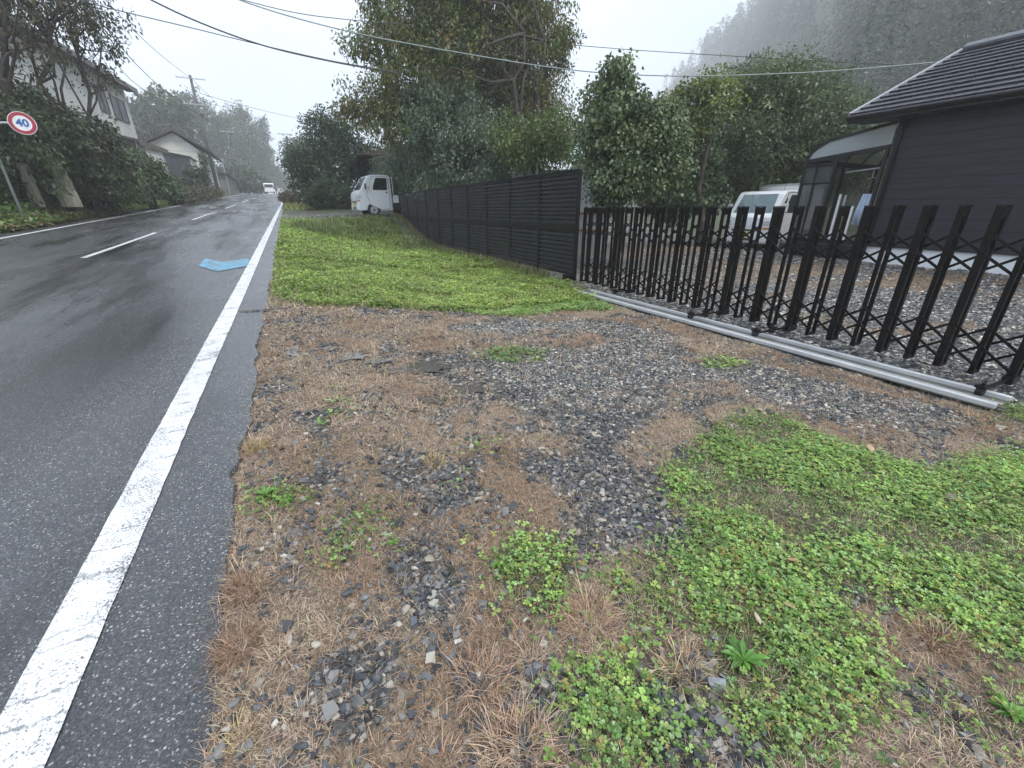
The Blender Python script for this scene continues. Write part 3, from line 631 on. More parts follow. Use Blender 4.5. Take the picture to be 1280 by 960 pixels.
# yellowish tuft hanging over the asphalt
def tuft(px, py, r, n, label, pal, lift=.6):
    n = int(n * 1.9); r *= .62; c = G(px, py); a = rng.uniform(0, 6.283, n); rr = rng.random(n) ** .6 * r * .8
    V, Q, T, C = blades(np.cos(a) * rr, np.sin(a) * rr, a * 0, a + rng.normal(0, .95, n), np.clip(rng.normal(lift, .42, n), .05, 1.5), r * (.35 + 1.0 * rng.random(n)), .0016 + .0012 * rng.random(n), np.clip((pick(pal, n, .3) * .5 + pick(STRAW, n, .3) * .5) * (.45 + 1.1 * rng.random((n, 1))), 0, 1), rng.normal(.55, .5, n))
    o = link('grass_tuft', np_mesh('grass_tuft', V, [Q, T], C), M['blade']); o.location = (c[0], c[1], float(gz(c[0], c[1]))); tag(o, label, 'grass tuft', 'single grass tufts on the verge')
tuft(322, 560, .12, 130, 'yellow green grass tuft leaning over the asphalt edge', [(.4, .36, .1), (.32, .26, .09), (.5, .4, .16)])
tuft(545, 580, .11, 90, 'yellow straw tuft among dark stones in the middle of the verge', [(.5, .4, .14), (.42, .3, .12)])
tuft(738, 775, .17, 240, 'wide star-shaped dead tuft below the small middle clover patch', [(.42, .26, .17), (.34, .2, .13), (.5, .34, .22)], 1.05)
tuft(600, 850, .15, 200, 'pinkish brown dead tuft near the bottom left of the verge', [(.42, .27, .19), (.36, .22, .15), (.3, .17, .11)], 1.0)
tuft(655, 940, .17, 220, 'pale dead tuft at the bottom edge left of the bright clover clump', [(.46, .31, .22), (.38, .25, .17)], 1.0)
tuft(855, 835, .14, 130, 'straw coloured tuft between stones left of the large clover carpet', [(.5, .38, .22), (.42, .3, .17)], .9)
tuft(1170, 800, .14, 200, 'rust brown tuft in the gap of the large clover carpet', [(.24, .12, .06), (.32, .18, .1)], .95)
tuft(310, 740, .13, 200, 'dark brown tuft curling over the asphalt edge near the front', [(.16, .08, .045), (.22, .12, .07)], .95)
tuft(300, 810, .13, 200, 'dark brown tuft at the asphalt edge below the front one', [(.17, .085, .05), (.25, .14, .08)], .95)
tuft(300, 925, .08, 40, 'small yellow green tuft near the bottom left corner of the verge', [(.4, .38, .08), (.45, .36, .12)], .7)
# bigger single stones and fallen leaves
def stone(px, py, s, c, label):
    p = G(px, py); V, _, T, C = rocks(np.zeros(1), np.zeros(1), np.zeros(1), np.array([s]), np.array([c]), CUB, .2)
    o = link('loose_stone', np_mesh('loose_stone', V, [T], C), M['stone']); o.location = (p[0], p[1], float(gz(p[0], p[1])) + .004); tag(o, label, 'stone', 'larger loose stones')
for a in [(518, 782, .05, (.09, .1, .12), 'flat slate grey stone in dead grass left of centre'), (538, 826, .036, (.4, .37, .31), 'cream coloured stone below the flat slate stone'), (573, 802, .024, (.5, .5, .48), 'small white stone right of the flat slate stone'), (360, 790, .042, (.05, .05, .055), 'round dark stone near the asphalt in brown grass'),
          (822, 875, .045, (.06, .065, .07), 'large dark stone right of the bright clover clump at the bottom'), (897, 858, .05, (.2, .22, .24), 'blue grey stone in front of the large clover carpet'), (425, 915, .036, (.1, .095, .09), 'grey stone at the bottom left of the verge'), (565, 690, .03, (.05, .052, .056), 'dark stone above the flat slate stone')]: stone(*a)
def fleaf(px, py, s, c, rz, label):
    p = G(px, py); mb = MB(); vs = [(0, 0, .004), (.3, .22, .02), (.7, .2, .028), (1, 0, .01), (.7, -.2, .004), (.3, -.22, 0), (.5, 0, .0)]
    mb.add([(x * s, y * s, z * s * 4 + .0) for x, y, z in vs], [(0, 1, 6), (1, 2, 6), (2, 3, 6), (3, 4, 6), (4, 5, 6), (5, 0, 6)])
    o = mb.build('fallen_leaf', simple('fallen_leaf_brown', c, .7, 0, .3, 30)); o.location = (p[0], p[1], float(gz(p[0], p[1])) + .035); o.rotation_euler = (random.uniform(-.2, .2), random.uniform(-.2, .2), rz); tag(o, label, 'leaf', 'fallen leaves on the clover')
for a in [(1085, 572, .1, (.36, .25, .16), .4, 'pale brown fallen leaf at the upper edge of the clover carpet'), (1022, 545, .1, (.2, .15, .1), 2.0, 'grey brown fallen leaf near the gravel at the clover top edge'), (949, 786, .05, (.4, .33, .25), 1.0, 'small pale curled leaf below the broad weeds in the clover'), (995, 706, .045, (.35, .2, .12), 2.6, 'orange brown leaf in the middle of the clover carpet'), (1183, 632, .08, (.12, .1, .08), .1, 'dark dead leaf in the right part of the clover'), (950, 521, .07, (.4, .3, .2), .8, 'tan leaf at the very top of the clover carpet'), (992, 770, .045, (.38, .22, .14), 1.9, 'reddish brown leaf below centre of the clover carpet')]: fleaf(*a)

# ------------------------------------------------------------------ panel fence
pf = empty('louvre_panel_fence', (5.2, 7.3, 0)); tag(pf, 'black louvred panel fence of eleven bays beside the green verge', 'fence')
px0 = [7.3 + 1.452 * i for i in range(11)]
TOP, MID, BOT = 2.09, 1.06, .14
for i, y in enumerate(px0):
    mb = MB(); mb.box(-.03, .03, y - 7.3 - .028, y - 7.3 + .028, -.05 if i else .02, TOP); mb.build('fence_post', M['fenceblack'], pf, .004)
    mb = MB(); mb.box(.05, .11, y - 7.3 + .3, y - 7.3 + .36, -.1, TOP - .1)
    if i in (0,): mb.box(-.07, .1, y - 7.3 + .10, y - 7.3 + .34, -.06, .13)
    mb.build('rear_support', M['fenceblack'], pf, .004)
for i in range(10):
    y0 = px0[i] - 7.3 + .03; y1 = px0[i + 1] - 7.3 - .03
    for z0, z1 in ((BOT, MID - .03), (MID + .03, TOP)):
        fr = MB(); fr.box(-.022, .022, y0, y1, z1 - .045, z1 - .002); fr.box(-.022, .022, y0, y1, z0, z0 + .045); fr.box(-.0215, .0215, y0, y0 + .02, z0 + .04, z1 - .04); fr.box(-.0215, .0215, y1 - .02, y1, z0 + .04, z1 - .04); fr.build('bay_frame', M['fenceblack'], pf, .003)
        lv = MB(); ns_ = int((z1 - z0 - .093) / .082); pt_ = (z1 - z0 - .093) / ns_; zz = z0 + .046; k = 0
        for k in range(ns_):
            lv.prism([(-.021, zz), (-.021, zz + pt_ * .48), (-.008, zz + pt_ * .60), (.018, zz + pt_ * .62), (.018, zz + pt_ * .985), (.024, zz + pt_ * .985), (.024, zz)], 1, y0, y1); zz += pt_
        lv.build('louvre_slats', M['slat'], pf)
mb = MB(); mb.box(-.028, .028, -.02, 14.5, TOP, TOP + .025); mb.build('top_rail', M['fenceblack'], pf, .003)
mb = MB(); mb.box(-.026, .026, -.02, 14.5, MID - .035, MID + .035); mb.build('middle_rail', M['fenceblack'], pf, .003)

# ------------------------------------------------------------------ accordion gate
gate = empty('accordion_gate', (5.2, 0, 0)); tag(gate, 'dark bronze folding accordion gate stretched along the gravel yard', 'gate')
NP = 29; PY = [.77 + .2335 * i for i in range(NP)]; ZT = 1.425; ZB = .055
for i, y in enumerate(PY):
    if y > 7.2: break
    wide = i % 2 == 1; w = .056 if wide else .036
    mb = MB()
    for xx in (0.0, .125): mb.box(xx - .012, xx + .012, y - w / 2, y + w / 2, ZB, ZT)
    if wide:
        for xx, s in ((0.0, 1), (.125, -1)):
            mb.box(min(xx + s * .0125, xx + s * .036), max(xx + s * .0125, xx + s * .036), y - w / 2, y - w / 2 + .004, ZB, ZT)
    else:
        mb.box(-.015, -.0125, y - .004, y + .004, ZB, ZT)
    mb.box(.0125, .1125, y - w / 2 + .002, y + w / 2 - .002, ZT - .085, ZT - .004)
    mb.box(-.016, .141, y - w / 2 - .002, y + w / 2 + .002, ZT + .001, ZT + .012)
    mb.box(.0125, .1125, y - w / 2 + .004, y + w / 2 - .004, ZB, ZB + .03)
    for z in (1.22, 1.065, .91, .47, .305, .14): mb.tube([(-.034, y, z), (-.012, y, z)], .006, 8)
    mb.build('upright', M['browngate'], gate, .003)
for face, xx in enumerate((-.021, .148)):
    for (zh, zm, zl_) in ((1.22, 1.065, .91), (.47, .305, .14)):
        for i in range(0, len(PY) - 1):
            if PY[i] > 6.9: continue
            for s in ((1,) if face == 0 else (0,)):
                a = (xx + s * .0065, PY[i], zh if s == 0 else zl_)
                j = min(i + 2, len(PY) - 1); b_pt = (xx + s * .0065, PY[j], zl_ if s == 0 else zh)
                if PY[j] > 7.15:
                    b_pt = (xx + s * .0065, PY[i + 1], zm)
                mb = MB(); mb.bar(a, b_pt, .006, .022, (0, 0, 1)); 
                globals().setdefault('_lat', {}).setdefault((face, round(zm, 2), s), MB()).add(mb.v, mb.f)
for k, m_ in _lat.items(): m_.build('lattice_bars', M['browngate'], gate)
def caster(yy, xs):
    mb = MB(); mb.box(-.62 if min(xs) < 4.7 else -.3, .0, yy - .012, yy + .012, .085, .105); mb.box(-.04, .14, yy - .035, yy + .035, .05, .11); mb.build('wheel_arm', M['blackmetal'], gate, .003)
    for x in xs:
        w = MB(); w.tube([(x - 5.2, yy - .024, .093), (x - 5.2, yy + .024, .093)], .036, 16); o = w.build('wheel', M['rubber'], gate, .004)
        b = MB(); b.box(x - 5.2 - .035, x - 5.2 + .035, yy - .034, yy + .034, .12, .14); b.tube([(x - 5.2, yy, .138), (x - 5.2, yy, .16)], .012, 8); b.build('wheel_bracket', M['blackmetal'], o)
for i, xs in ((1, (4.62,)), (8 + 1, (4.60, 4.90)), (13, (4.62, 4.9)), (21, (4.9,))): caster(PY[i], xs)
# leading post at the near end of the gate
mb = MB(); mb.box(-.04, .16, .60, .70, .03, 1.44); mb.build('end_upright', M['browngate'], gate, .008)
# rail
gr_ = empty('guide_rail', (4.5, .87, 0)); tag(gr_, 'long aluminium guide rail on the gravel in front of the gate', 'rail')
L = 5.35
mb = MB(); mb.box(0, .34, 0, L, .012, .02); mb.build('rail_bed', M['aludirt'], gr_)
for x0, x1, h in ((0, .05, .058), (.285, .335, .058), (.15, .16, .035)):
    mb = MB(); mb.box(x0, x1, .0, L, .021, h); mb.build('rail_flange', M['alu'], gr_, .004)
mb = MB(); mb.box(.06, .09, -.04, L, .021, .03); mb.build('rail_groove', M['aludirt'], gr_)

# ------------------------------------------------------------------ dark house on the right
ho = empty('charcoal_house', (12, -1.5, .27)); tag(ho, 'single-storey charcoal sided house with black metal roof and white foundation', 'house')
Z0 = .27
def part(mb, name, mat, par=ho, bevel=0, smooth=False):
    mb.v = [(x - par_loc[0], y - par_loc[1], z - par_loc[2]) for x, y, z in mb.v]
    return mb.build(name, mat, par, bevel, smooth)
par_loc = (12, -1.5, .27)
WY1, WY0 = 5.4, -7.0; WX1 = 19.2; EZ = 3.16
mb = MB(); mb.prism([(12, .64), (WX1, .64), (WX1, EZ), (15.6, 4.78), (12, EZ)], 1, WY0, WY1); part(mb, 'wall', M['charcoal'])
mb = MB(); mb.box(12.03, WX1 - .03, WY0 + .03, WY1 - .03, -.1, .64); part(mb, 'foundation', M['foundation'])
mb = MB(); mb.box(11.975, 12.02, WY0, WY1, .615, .655); part(mb, 'base_flashing', M['trimblack'])
mb = MB(); mb.box(11.97, 12.05, WY1 - .06, WY1 + .03, .64, EZ - .02); part(mb, 'corner_trim', M['trimblack'], bevel=.004)
# roof: two slopes of stepped metal courses
rf = MB(); ncol = 13; ex, ez, rx_, rzz = 11.4, 3.27, 15.6, 5.0
slope = Vector((rx_ - ex, 0, rzz - ez)); sl = slope.length; d_ = slope.normalized(); up_ = Vector((-d_.z, 0, d_.x))
for k in range(ncol):
    t0, t1 = k / ncol * sl, (k + 1) / ncol * sl + .03
    a = Vector((ex, 0, ez)) + d_ * t0 + up_ * .05; b = Vector((ex, 0, ez)) + d_ * t1 + up_ * .012; a2 = a - up_ * .045; b2 = b - up_ * .045
    poly = [(a.x, a.z), (b.x, b.z), (b2.x, b2.z), (a2.x, a2.z)]
    rf.prism(poly, 1, WY0 - .6, 6.12)
    rf.prism([(31.2 - x, z) for x, z in poly][::-1], 1, WY0 - .6, 6.12)
roof = part(rf, 'roof', M['roofmetal'])
mb = MB(); mb.prism([(rx_ - .22, 4.97), (rx_, 5.08), (rx_ + .22, 4.97), (rx_ + .2, 5.03), (rx_, 5.14), (rx_ - .2, 5.03)], 1, WY0 - .62, 6.15); part(mb, 'ridge_cap', M['roofmetal'])
mb = MB(); a = (ex - .02, 6.13, ez + .02); mb.bar((ex, 6.14, ez + .04), (rx_, 6.14, rzz + .06), .05, .05); part(mb, 'verge_strip', M['galv'])
mb = MB(); mb.bar((ex + .0, 6.13, ez - .08), (rx_, 6.13, rzz - .08), .04, .16); mb.bar((31.2 - ex, 6.13, ez - .08), (rx_ + .02, 6.13, rzz - .08), .04, .16); part(mb, 'barge_board', M['trimblack'])
mb = MB(); mb.box(ex - .02, 12.0, WY0 - .55, 6.1, EZ - .02, EZ + .03); part(mb, 'eave_soffit', M['trimblack'])
mb = MB(); mb.box(ex + .02, ex + .05, WY0 - .55, 6.1, EZ - .03, ez + .01); part(mb, 'fascia', M['trimblack'])
mb = MB(); mb.tube([(ex - .06, WY0 - .6, ez - .05), (ex - .06, 6.12, ez - .05)], .055, 12); part(mb, 'gutter', M['trimblack'], smooth=True)
mb = MB(); mb.tube([(ex - .03, 5.3, ez - .1), (11.9, 5.33, ez - .2), (11.94, 5.33, ez - .35), (11.94, 5.33, .4)], .028, 10); part(mb, 'downpipe', M['trimblack'], smooth=True)
# sunroom on the gable end
sun = empty('sunroom', (0, 0, 0)); sun.parent = ho; sun.location = (0, 0, 0)
gl = glassy('sunroom_glass', (.10, .12, .12), .05, .42); glr = glassy('roof_polycarbonate', (.55, .6, .62), .2, .45)
sx0, sx1, sy0, sy1 = 12.0, 15.4, 5.45, 7.2
def sp_(mb, name, mat, bevel=.004): 
    mb.v = [(x - 12, y + 1.5, z - .27) for x, y, z in mb.v]; return mb.build(name, mat, sun, bevel)
prof = [(5.47, 3.12)] + [(y, 3.12 - (y - 5.47) * .155) for y in (5.9, 6.4, 6.75)] + [(6.98, 2.80), (7.1, 2.70), (7.17, 2.56)]
for k, x in enumerate((sx0, sx0 + .85, sx0 + 1.7, sx0 + 2.55, sx1)):
    mb = MB()
    for (a, b) in zip(prof[:-1], prof[1:]): mb.bar((x, a[0], a[1]), (x, b[0], b[1]), .05, .06)
    sp_(mb, 'roof_rafter', M['trimblack'], 0)
mb = MB(); 
for (a, b) in zip(prof[:-1], prof[1:]): mb.add([(sx0, a[0], a[1] + .01), (sx1, a[0], a[1] + .01), (sx1, b[0], b[1] + .01), (sx0, b[0], b[1] + .01)], [(0, 1, 2, 3)])
sp_(mb, 'curved_roof_panel', glr, 0)
mb = MB(); pz = [(p[0], p[1] - .03) for p in prof]; mb.prism(pz + [(7.16, 2.47), (5.47, 2.70)], 0, sx0 + .0, sx0 + .012); sp_(mb, 'side_transom_glass', glr, 0)
mb = MB(); mb.bar((sx0, 5.47, 2.66), (sx0, 7.2, 2.50), .06, .09); mb.box(sx0, sx1, 7.14, 7.2, 2.44, 2.56); sp_(mb, 'transom_beam', M['trimblack'])
for x, y in ((sx0, 7.17), (sx0, 6.47), (sx0, 5.5), (sx0 + 1.7, 7.17), (sx1, 7.17), (sx1, 5.5)):
    mb = MB(); mb.box(x - .035, x + .035, y - .03, y + .03, .3, 2.5 if y > 6 else 2.66); sp_(mb, 'post', M['trimblack'])
mb = MB(); mb.box(sx0 - .015, sx0 + .015, 6.85, 6.9, .62, 2.45); mb.box(sx0 - .015, sx0 + .015, 5.53, 7.14, .62, .72); mb.box(sx0 - .015, sx0 + .015, 6.5, 7.14, 2.36, 2.44); mb.box(sx0 - .012, sx0 + .012, 6.5, 7.14, 1.98, 2.02) ; sp_(mb, 'sash_frame', M['trimblack'], 0)
mb = MB(); mb.box(sx0 - .004, sx0 + .004, 6.5, 7.14, .72, 2.4); sp_(mb, 'side_pane', gl, 0)
mb = MB(); mb.box(sx0 + .05, sx1, 7.165, 7.173, .62, 2.44); sp_(mb, 'front_pane', gl, 0)
mb = MB(); mb.box(sx0, sx1, 5.42, 7.2, .28, .6); sp_(mb, 'floor_deck', M['trimblack'])
mb = MB(); mb.box(sx0 + .3, sx1 - .2, 5.41, 5.44, .65, 2.5); sp_(mb, 'house_door_glass', M['windowdark'], 0)
# things inside the sunroom
pl = MB(); pl.tube([(12.25, 5.55, 2.28), (12.25, 6.35, 2.22)], .014, 8); o = pl.build('clothes_pole', M['galv']); tag(o, 'thin metal clothes pole hanging inside the sunroom', 'pole')
pl2 = MB(); pl2.tube([(12.25, 5.75, 2.27), (12.25, 5.76, 2.09)], .006, 6); pl2.tube([(12.25, 5.75, 2.09), (12.25, 5.66, 2.05)], .006, 6); pl2.tube([(12.25, 5.75, 2.09), (12.25, 5.84, 2.05)], .006, 6); tag(pl2.build('clothes_hanger', M['galv']), 'empty metal hanger on the pole inside the sunroom', 'hanger')
cl = MB(); top = [(12.3, 5.66, 1.72), (12.3, 5.86, 1.72)]
vs = []; nn = 16
for i in range(nn + 1):
    t = i / nn; wob = .025 * math.sin(t * 19)
    vs += [(12.3 + wob, 5.64 + .22 * t, 1.74), (12.3 + wob * 1.6, 5.62 + .30 * t, 1.4), (12.3 + wob * 1.8, 5.60 + .34 * t, 1.06)]
cl.add(vs, [(3 * i + j, 3 * i + 3 + j, 3 * i + 4 + j, 3 * i + 1 + j) for i in range(nn) for j in range(2)])
cl = cl.build('hanging_shirt', M['fabric'], smooth=True); sm = cl.modifiers.new('s', 'SOLIDIFY'); sm.thickness = .006; tag(cl, 'pale blue shirt hanging inside the sunroom beside the house wall', 'shirt')
for yy, h, c, lb in ((6.26, 1.62, 'signwhite', 'tall white board leaning in the sunroom doorway'), (6.14, 1.60, 'galv', 'narrow grey pole beside the tall white board in the sunroom'), (5.93, 1.36, 'signwhite', 'short cream board in the sunroom next to the shirt')):
    mb = MB(); mb.box(12.12, 12.15, yy - .022, yy + .022, .61, h + .12); tag(mb.build('leaning_board', M[c], None, .003), lb, 'board')

# ------------------------------------------------------------------ vehicles
def kei_truck(name, label, group, loc, rz, box=False, scale=1.0):
    r = empty(name, loc, rz); r.scale = (scale,) * 3; tag(r, label, 'truck', group)
    W2 = .72; MB.SX = .87
    arch = [(.80 + .35 * math.cos(R(a)), .27 + .315 * math.sin(R(a))) for a in range(0, 181, 15)][::-1]
    prof = [(.03, .24), (.0, .34), (.0, .78), (.03, 1.0), (.10, 1.07), (.20, 1.12), (.58, 1.66), (.72, 1.75), (1.0, 1.78), (1.7, 1.77), (1.80, 1.70), (1.83, .95), (1.83, .27)] + [(1.2, .24)] + [a for a in arch[::-1] if a[1] > .2] 
    mb = MB(); mb.prism(prof, 1, -W2, W2); mb.build('cab', M['white'], r, .035)
    g = 'darkglass'
    # windscreen following the rake
    a = Vector((.215, 0, 1.135)); b = Vector((.59, 0, 1.67)); n_ = Vector((-(b.z - a.z), 0, (b.x - a.x))).normalized() * .010
    mb = MB(); mb.add([(a.x + n_.x, -.60, a.z + n_.z), (a.x + n_.x, .60, a.z + n_.z), (b.x + n_.x, .54, b.z + n_.z), (b.x + n_.x, -.54, b.z + n_.z), (a.x - .0, -.60, a.z), (a.x, .60, a.z), (b.x, .54, b.z), (b.x, -.54, b.z)],
        [(0, 1, 2, 3), (4, 7, 6, 5), (0, 4, 5, 1), (1, 5, 6, 2), (2, 6, 7, 3), (3, 7, 4, 0)])
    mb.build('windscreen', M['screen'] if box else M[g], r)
    for s in (-1, 1):
        d = MB(); y = s * W2
        dp = [(.62, .52), (.50, .95), (.62, 1.12), (.86, 1.70), (1.66, 1.70), (1.70, 1.0), (1.68, .36), (1.2, .30)]
        d.prism(dp, 1, min(y, y + s * .008), max(y, y + s * .008)); do = d.build('door', M['white'], r, .004)
        w_ = MB(); w_.prism([(.84, 1.16), (.86, 1.3), (1.02, 1.62), (1.06, 1.65), (1.58, 1.65), (1.62, 1.61), (1.60, 1.18), (1.56, 1.14), (.87, 1.14)], 1, min(y + s * .009, y + s * .014), max(y + s * .009, y + s * .014)); w_.build('side_window', M[g], do)
        q = MB(); q.prism([(.44, 1.16), (.70, 1.16), (.84, 1.52), (.80, 1.58)], 1, min(y + s * .001, y + s * .009), max(y + s * .001, y + s * .009)); q.build('quarter_window', M[g] if box else M['signwhite'], r)  # flatbed: white pane colour stands in for the windscreen reflection
        sm_ = MB(); pts_ = [(.62, .50), (.49, .95), (.60, 1.14), (.845, 1.72), (1.675, 1.72), (1.715, 1.0), (1.695, .34), (1.2, .285), (.62, .50)]
        for p_, q2 in zip(pts_[:-1], pts_[1:]): sm_.bar((p_[0], y + s * .0035, p_[1]), (q2[0], y + s * .0035, q2[1]), .012, .012)
        sm_.build('door_seam', M['carplastic'], do)
        h_ = MB(); h_.box(1.50, 1.62, min(y + s * .009, y + s * .03), max(y + s * .009, y + s * .03), 1.02, 1.06); h_.build('handle', M['carplastic'], do, .005)
        l = MB(); l.box(-.012, .22, min(s * .50, s * .725), max(s * .50, s * .725), .76, .93); l.build('headlight', M['lamp'], r, .02)
        l = MB(); l.box(-.01, .12, min(s * .52, s * .728), max(s * .52, s * .728), .66, .72); l.build('indicator', M['orangelamp'], r, .01)
        mi = MB(); mi.box(.40, .46, min(s * .80, s * .95), max(s * .80, s * .95), 1.16, 1.40); mi.bar((.5, s * .70, 1.2), (.44, s * .86, 1.24), .02, .02); mi.build('mirror', M['white'] if box else M['carplastic'], r, .015)
        MB.SX = 1.0
        for x in (.80 * .87, 2.62 * .87):
            t = MB(); t.tube([(x, s * .56, .275), (x, s * .715, .275)], .275, 28); wo = t.build('wheel', M['rubber'], r, .02)
            rm = MB(); rm.tube([(x, s * .70, .275), (x, s * .724, .275)], .175, 24); ro = rm.build('rim', M['rim'], wo, .01)
            hb = MB(); hb.tube([(x, s * .724, .275), (x, s * .736, .275)], .05, 14); hb.build('hub', M['carplastic'], wo)
        MB.SX = .87
    bp = MB(); bp.box(-.035, .12, -.69, .69, .28, .50); bp.build('bumper', M['white'], r, .02)
    gp = MB(); gp.box(-.012, .0, -.45, .45, .60, .66); gp.box(-.038, -.034, -.3, .3, .32, .40); gp.build('grille', M['carplastic'], r)
    pt = MB(); pt.box(-.045, -.036, -.165, .165, .42, .585); pt.build('number_plate', M['plate'], r)
    wp = MB(); wp.bar((.2, -.3, 1.15), (.37, .05, 1.4), .01, .01); wp.bar((.2, .15, 1.15), (.37, .45, 1.4), .01, .01); wp.build('wiper', M['carplastic'], r)
    ch = MB(); ch.box(.4, 3.2, -.45, .45, .30, .52); ch.box(1.85, 3.3, -.6, .6, .46, .60); ch.build('chassis', M['carplastic'], r, .01)
    an = MB(); an.tube([(.95, -.5, 1.77), (1.0, -.5, 1.95)], .005, 6); an.build('aerial', M['carplastic'], r)
    if box:
        bx = MB(); bx.box(1.90, 3.38, -.73, .73, .62, 1.98); bo = bx.build('cargo_box', M['white'], r, .02)
        bt = MB(); bt.box(1.88, 3.40, -.745, .745, 1.94, 2.0); bt.build('box_trim', M['galv'], bo, .004)
        for y0_, y1_ in ((-.742, -.731), (.731, .742)): bw = MB(); bw.box(2.02, 2.6, y0_, y1_, 1.2, 1.75); bw.build('box_window', M['galv'], bo)
    else:
        bd = MB(); bd.box(1.9, 3.34, -.72, .72, .60, .66)
        bd.box(1.9, 3.34, -.735, -.705, .60, .93); bd.box(1.9, 3.34, .705, .735, .60, .93); bd.box(3.31, 3.345, -.7, .7, .66, .93); bd.build('load_bed', M['white'], r, .006)
        gd = MB(); 
        for yy in (-.68, .68, -.3, .3): gd.tube([(1.93, yy, .62), (1.93, yy, 1.72)], .018, 8)
        for z in (1.7, 1.45, 1.2): gd.tube([(1.93, -.68, z), (1.93, .68, z)], .015, 8)
        gd.build('guard_frame', M['white'], r)
        rw = MB(); rw.box(1.826, 1.834, -.55, .55, 1.15, 1.62); rw.build('rear_window', M[g], r)
    MB.SX = 1.0
    return r
M['screen'] = simple('sky_painted_glass', (.2, .26, .28), .05, 0, .2, 2, .8)  # pale base colour imitates sky mirrored in the box truck's windscreen
# left truck: nose pointing at the road (-X); local +X runs backwards from the nose
tx, ty = 3.28, 22.0
t1 = kei_truck('kei_truck', 'small white flatbed truck parked on the driveway behind the louvred fence end', 'small white trucks', (tx, ty + .72, float(tz(3.7, 22)) + .03), R(4), False)
p = at(932, 285, 16.0)
t2 = kei_truck('kei_truck', 'small white box truck parked behind the accordion gate beside the sunroom', 'small white trucks', (p[0], p[1], float(tz(p[0], p[1])) - .1), R(6), True)
# distant minivan
def minivan(loc, rz):
    r = empty('minivan', loc, rz); tag(r, 'small white van driving away in the left lane far up the road', 'van')
    mb = MB(); mb.prism([(-1.8, .3), (-1.82, .8), (-1.6, 1.0), (-1.2, 1.62), (-.9, 1.72), (1.6, 1.76), (1.78, 1.6), (1.86, .95), (1.84, .3)], 1, -.8, .8); mb.build('body', M['white'], r, .06)
    mb = MB(); mb.add([(1.80, -.66, 1.58), (1.80, .66, 1.58), (1.866, .7, 1.06), (1.866, -.7, 1.06), (1.76, -.66, 1.58), (1.76, .66, 1.58), (1.82, .7, 1.06), (1.82, -.7, 1.06)], [(0, 1, 2, 3), (4, 7, 6, 5), (0, 3, 7, 4), (1, 5, 6, 2), (0, 4, 5, 1), (3, 2, 6, 7)]); mb.build('rear_window', M['darkglass'], r)
    for s in (-1, 1):
        mb = MB(); mb.box(1.85, 1.885, min(s * .66, s * .79), max(s * .66, s * .79), .85, 1.1); mb.build('tail_light', M['redlamp'], r)
        mb = MB(); mb.box(-1.0, 1.5, min(s * .795, s * .81), max(s * .795, s * .81), 1.08, 1.55); mb.build('side_window', M['darkglass'], r)
        for x in (-1.2, 1.25):
            mb = MB(); mb.tube([(x, s * .62, .3), (x, s * .8, .3)], .3, 16); mb.build('wheel', M['rubber'], r)
    mb = MB(); mb.box(1.85, 1.91, -.78, .78, .32, .6); mb.build('bumper', M['white'], r, .02)
v_ = atY(337, 239, 96.0)
minivan((v_[0], 96, float(roadz(96)) + .01), R(-92 + 3))

# ------------------------------------------------------------------ trees
def leafcloud(centers, rad, k, size, pal, asp=.5, droop=.35, squash=.8, jit=.2, clumpvar=.35, up=0.25):
    """k leaves round each clump centre; returns mesh arrays"""
    n0 = len(centers); K = np.repeat(np.arange(n0), k); n = len(K)
    v = rng.normal(0, 1, (n, 3)); v /= np.linalg.norm(v, axis=1)[:, None]; rr = rng.random(n) ** .45
    radK = rad[K] if hasattr(rad, '__len__') else rad
    P = centers[K] + v * (rr * radK)[:, None] * np.array([1, 1, squash])
    out = v * .7 + rng.normal(0, .6, (n, 3)); out[:, 2] -= droop; out /= np.linalg.norm(out, axis=1)[:, None]
    nrm = rng.normal(0, .7, (n, 3)) + np.array([0, 0, up * 4]); s = np.cross(out, nrm); s /= np.maximum(np.linalg.norm(s, axis=1), 1e-6)[:, None]
    L = size * (.6 + .8 * rng.random(n)); W = L * asp
    V = np.zeros((n, 4, 3)); V[:, 0] = P; V[:, 1] = P + out * (L * .5)[:, None] + s * (W / 2)[:, None]; V[:, 2] = P + out * L[:, None]; V[:, 3] = P + out * (L * .5)[:, None] - s * (W / 2)[:, None]
    V[:, 2, 2] -= L * .15
    cp = pick(pal, n0, clumpvar * .5)[K]; c = cp * .6 + pick(pal, n, jit) * .4
    return V.reshape(-1, 3), np.arange(n)[:, None] * 4 + np.arange(4), None, np.repeat(np.clip(c, 0, 1), 4, 0)
def clump_pts(blobs, n, shell=.55, seed=0):
    w = np.array([b[3] * b[4] * b[5] for b in blobs]) ** .67; w /= w.sum(); K = rng.choice(len(blobs), n, p=w); B = np.array(blobs)[K]
    v = rng.normal(0, 1, (n, 3)); v /= np.linalg.norm(v, axis=1)[:, None]; r = (1 - (1 - shell) * rng.random(n)); lump = .78 + .42 * fbm(v[:, 0] * 3 + K * 7, v[:, 1] * 3 + v[:, 2] * 2, 1.0, 300 + seed)
    return B[:, :3] + v * B[:, 3:6] * (r * lump)[:, None]
def limb_pts(a, b, n=6, wob=.12):
    a = np.array(a, float); b = np.array(b, float); L = np.linalg.norm(b - a); out = []
    for i in range(n + 1):
        t = i / n; p = a * (1 - t) + b * t; p[2] += math.sin(t * math.pi) * L * .08
        if 0 < i < n: p += rng.normal(0, 1, 3) * L * wob * .2
        out.append(p)
    return out
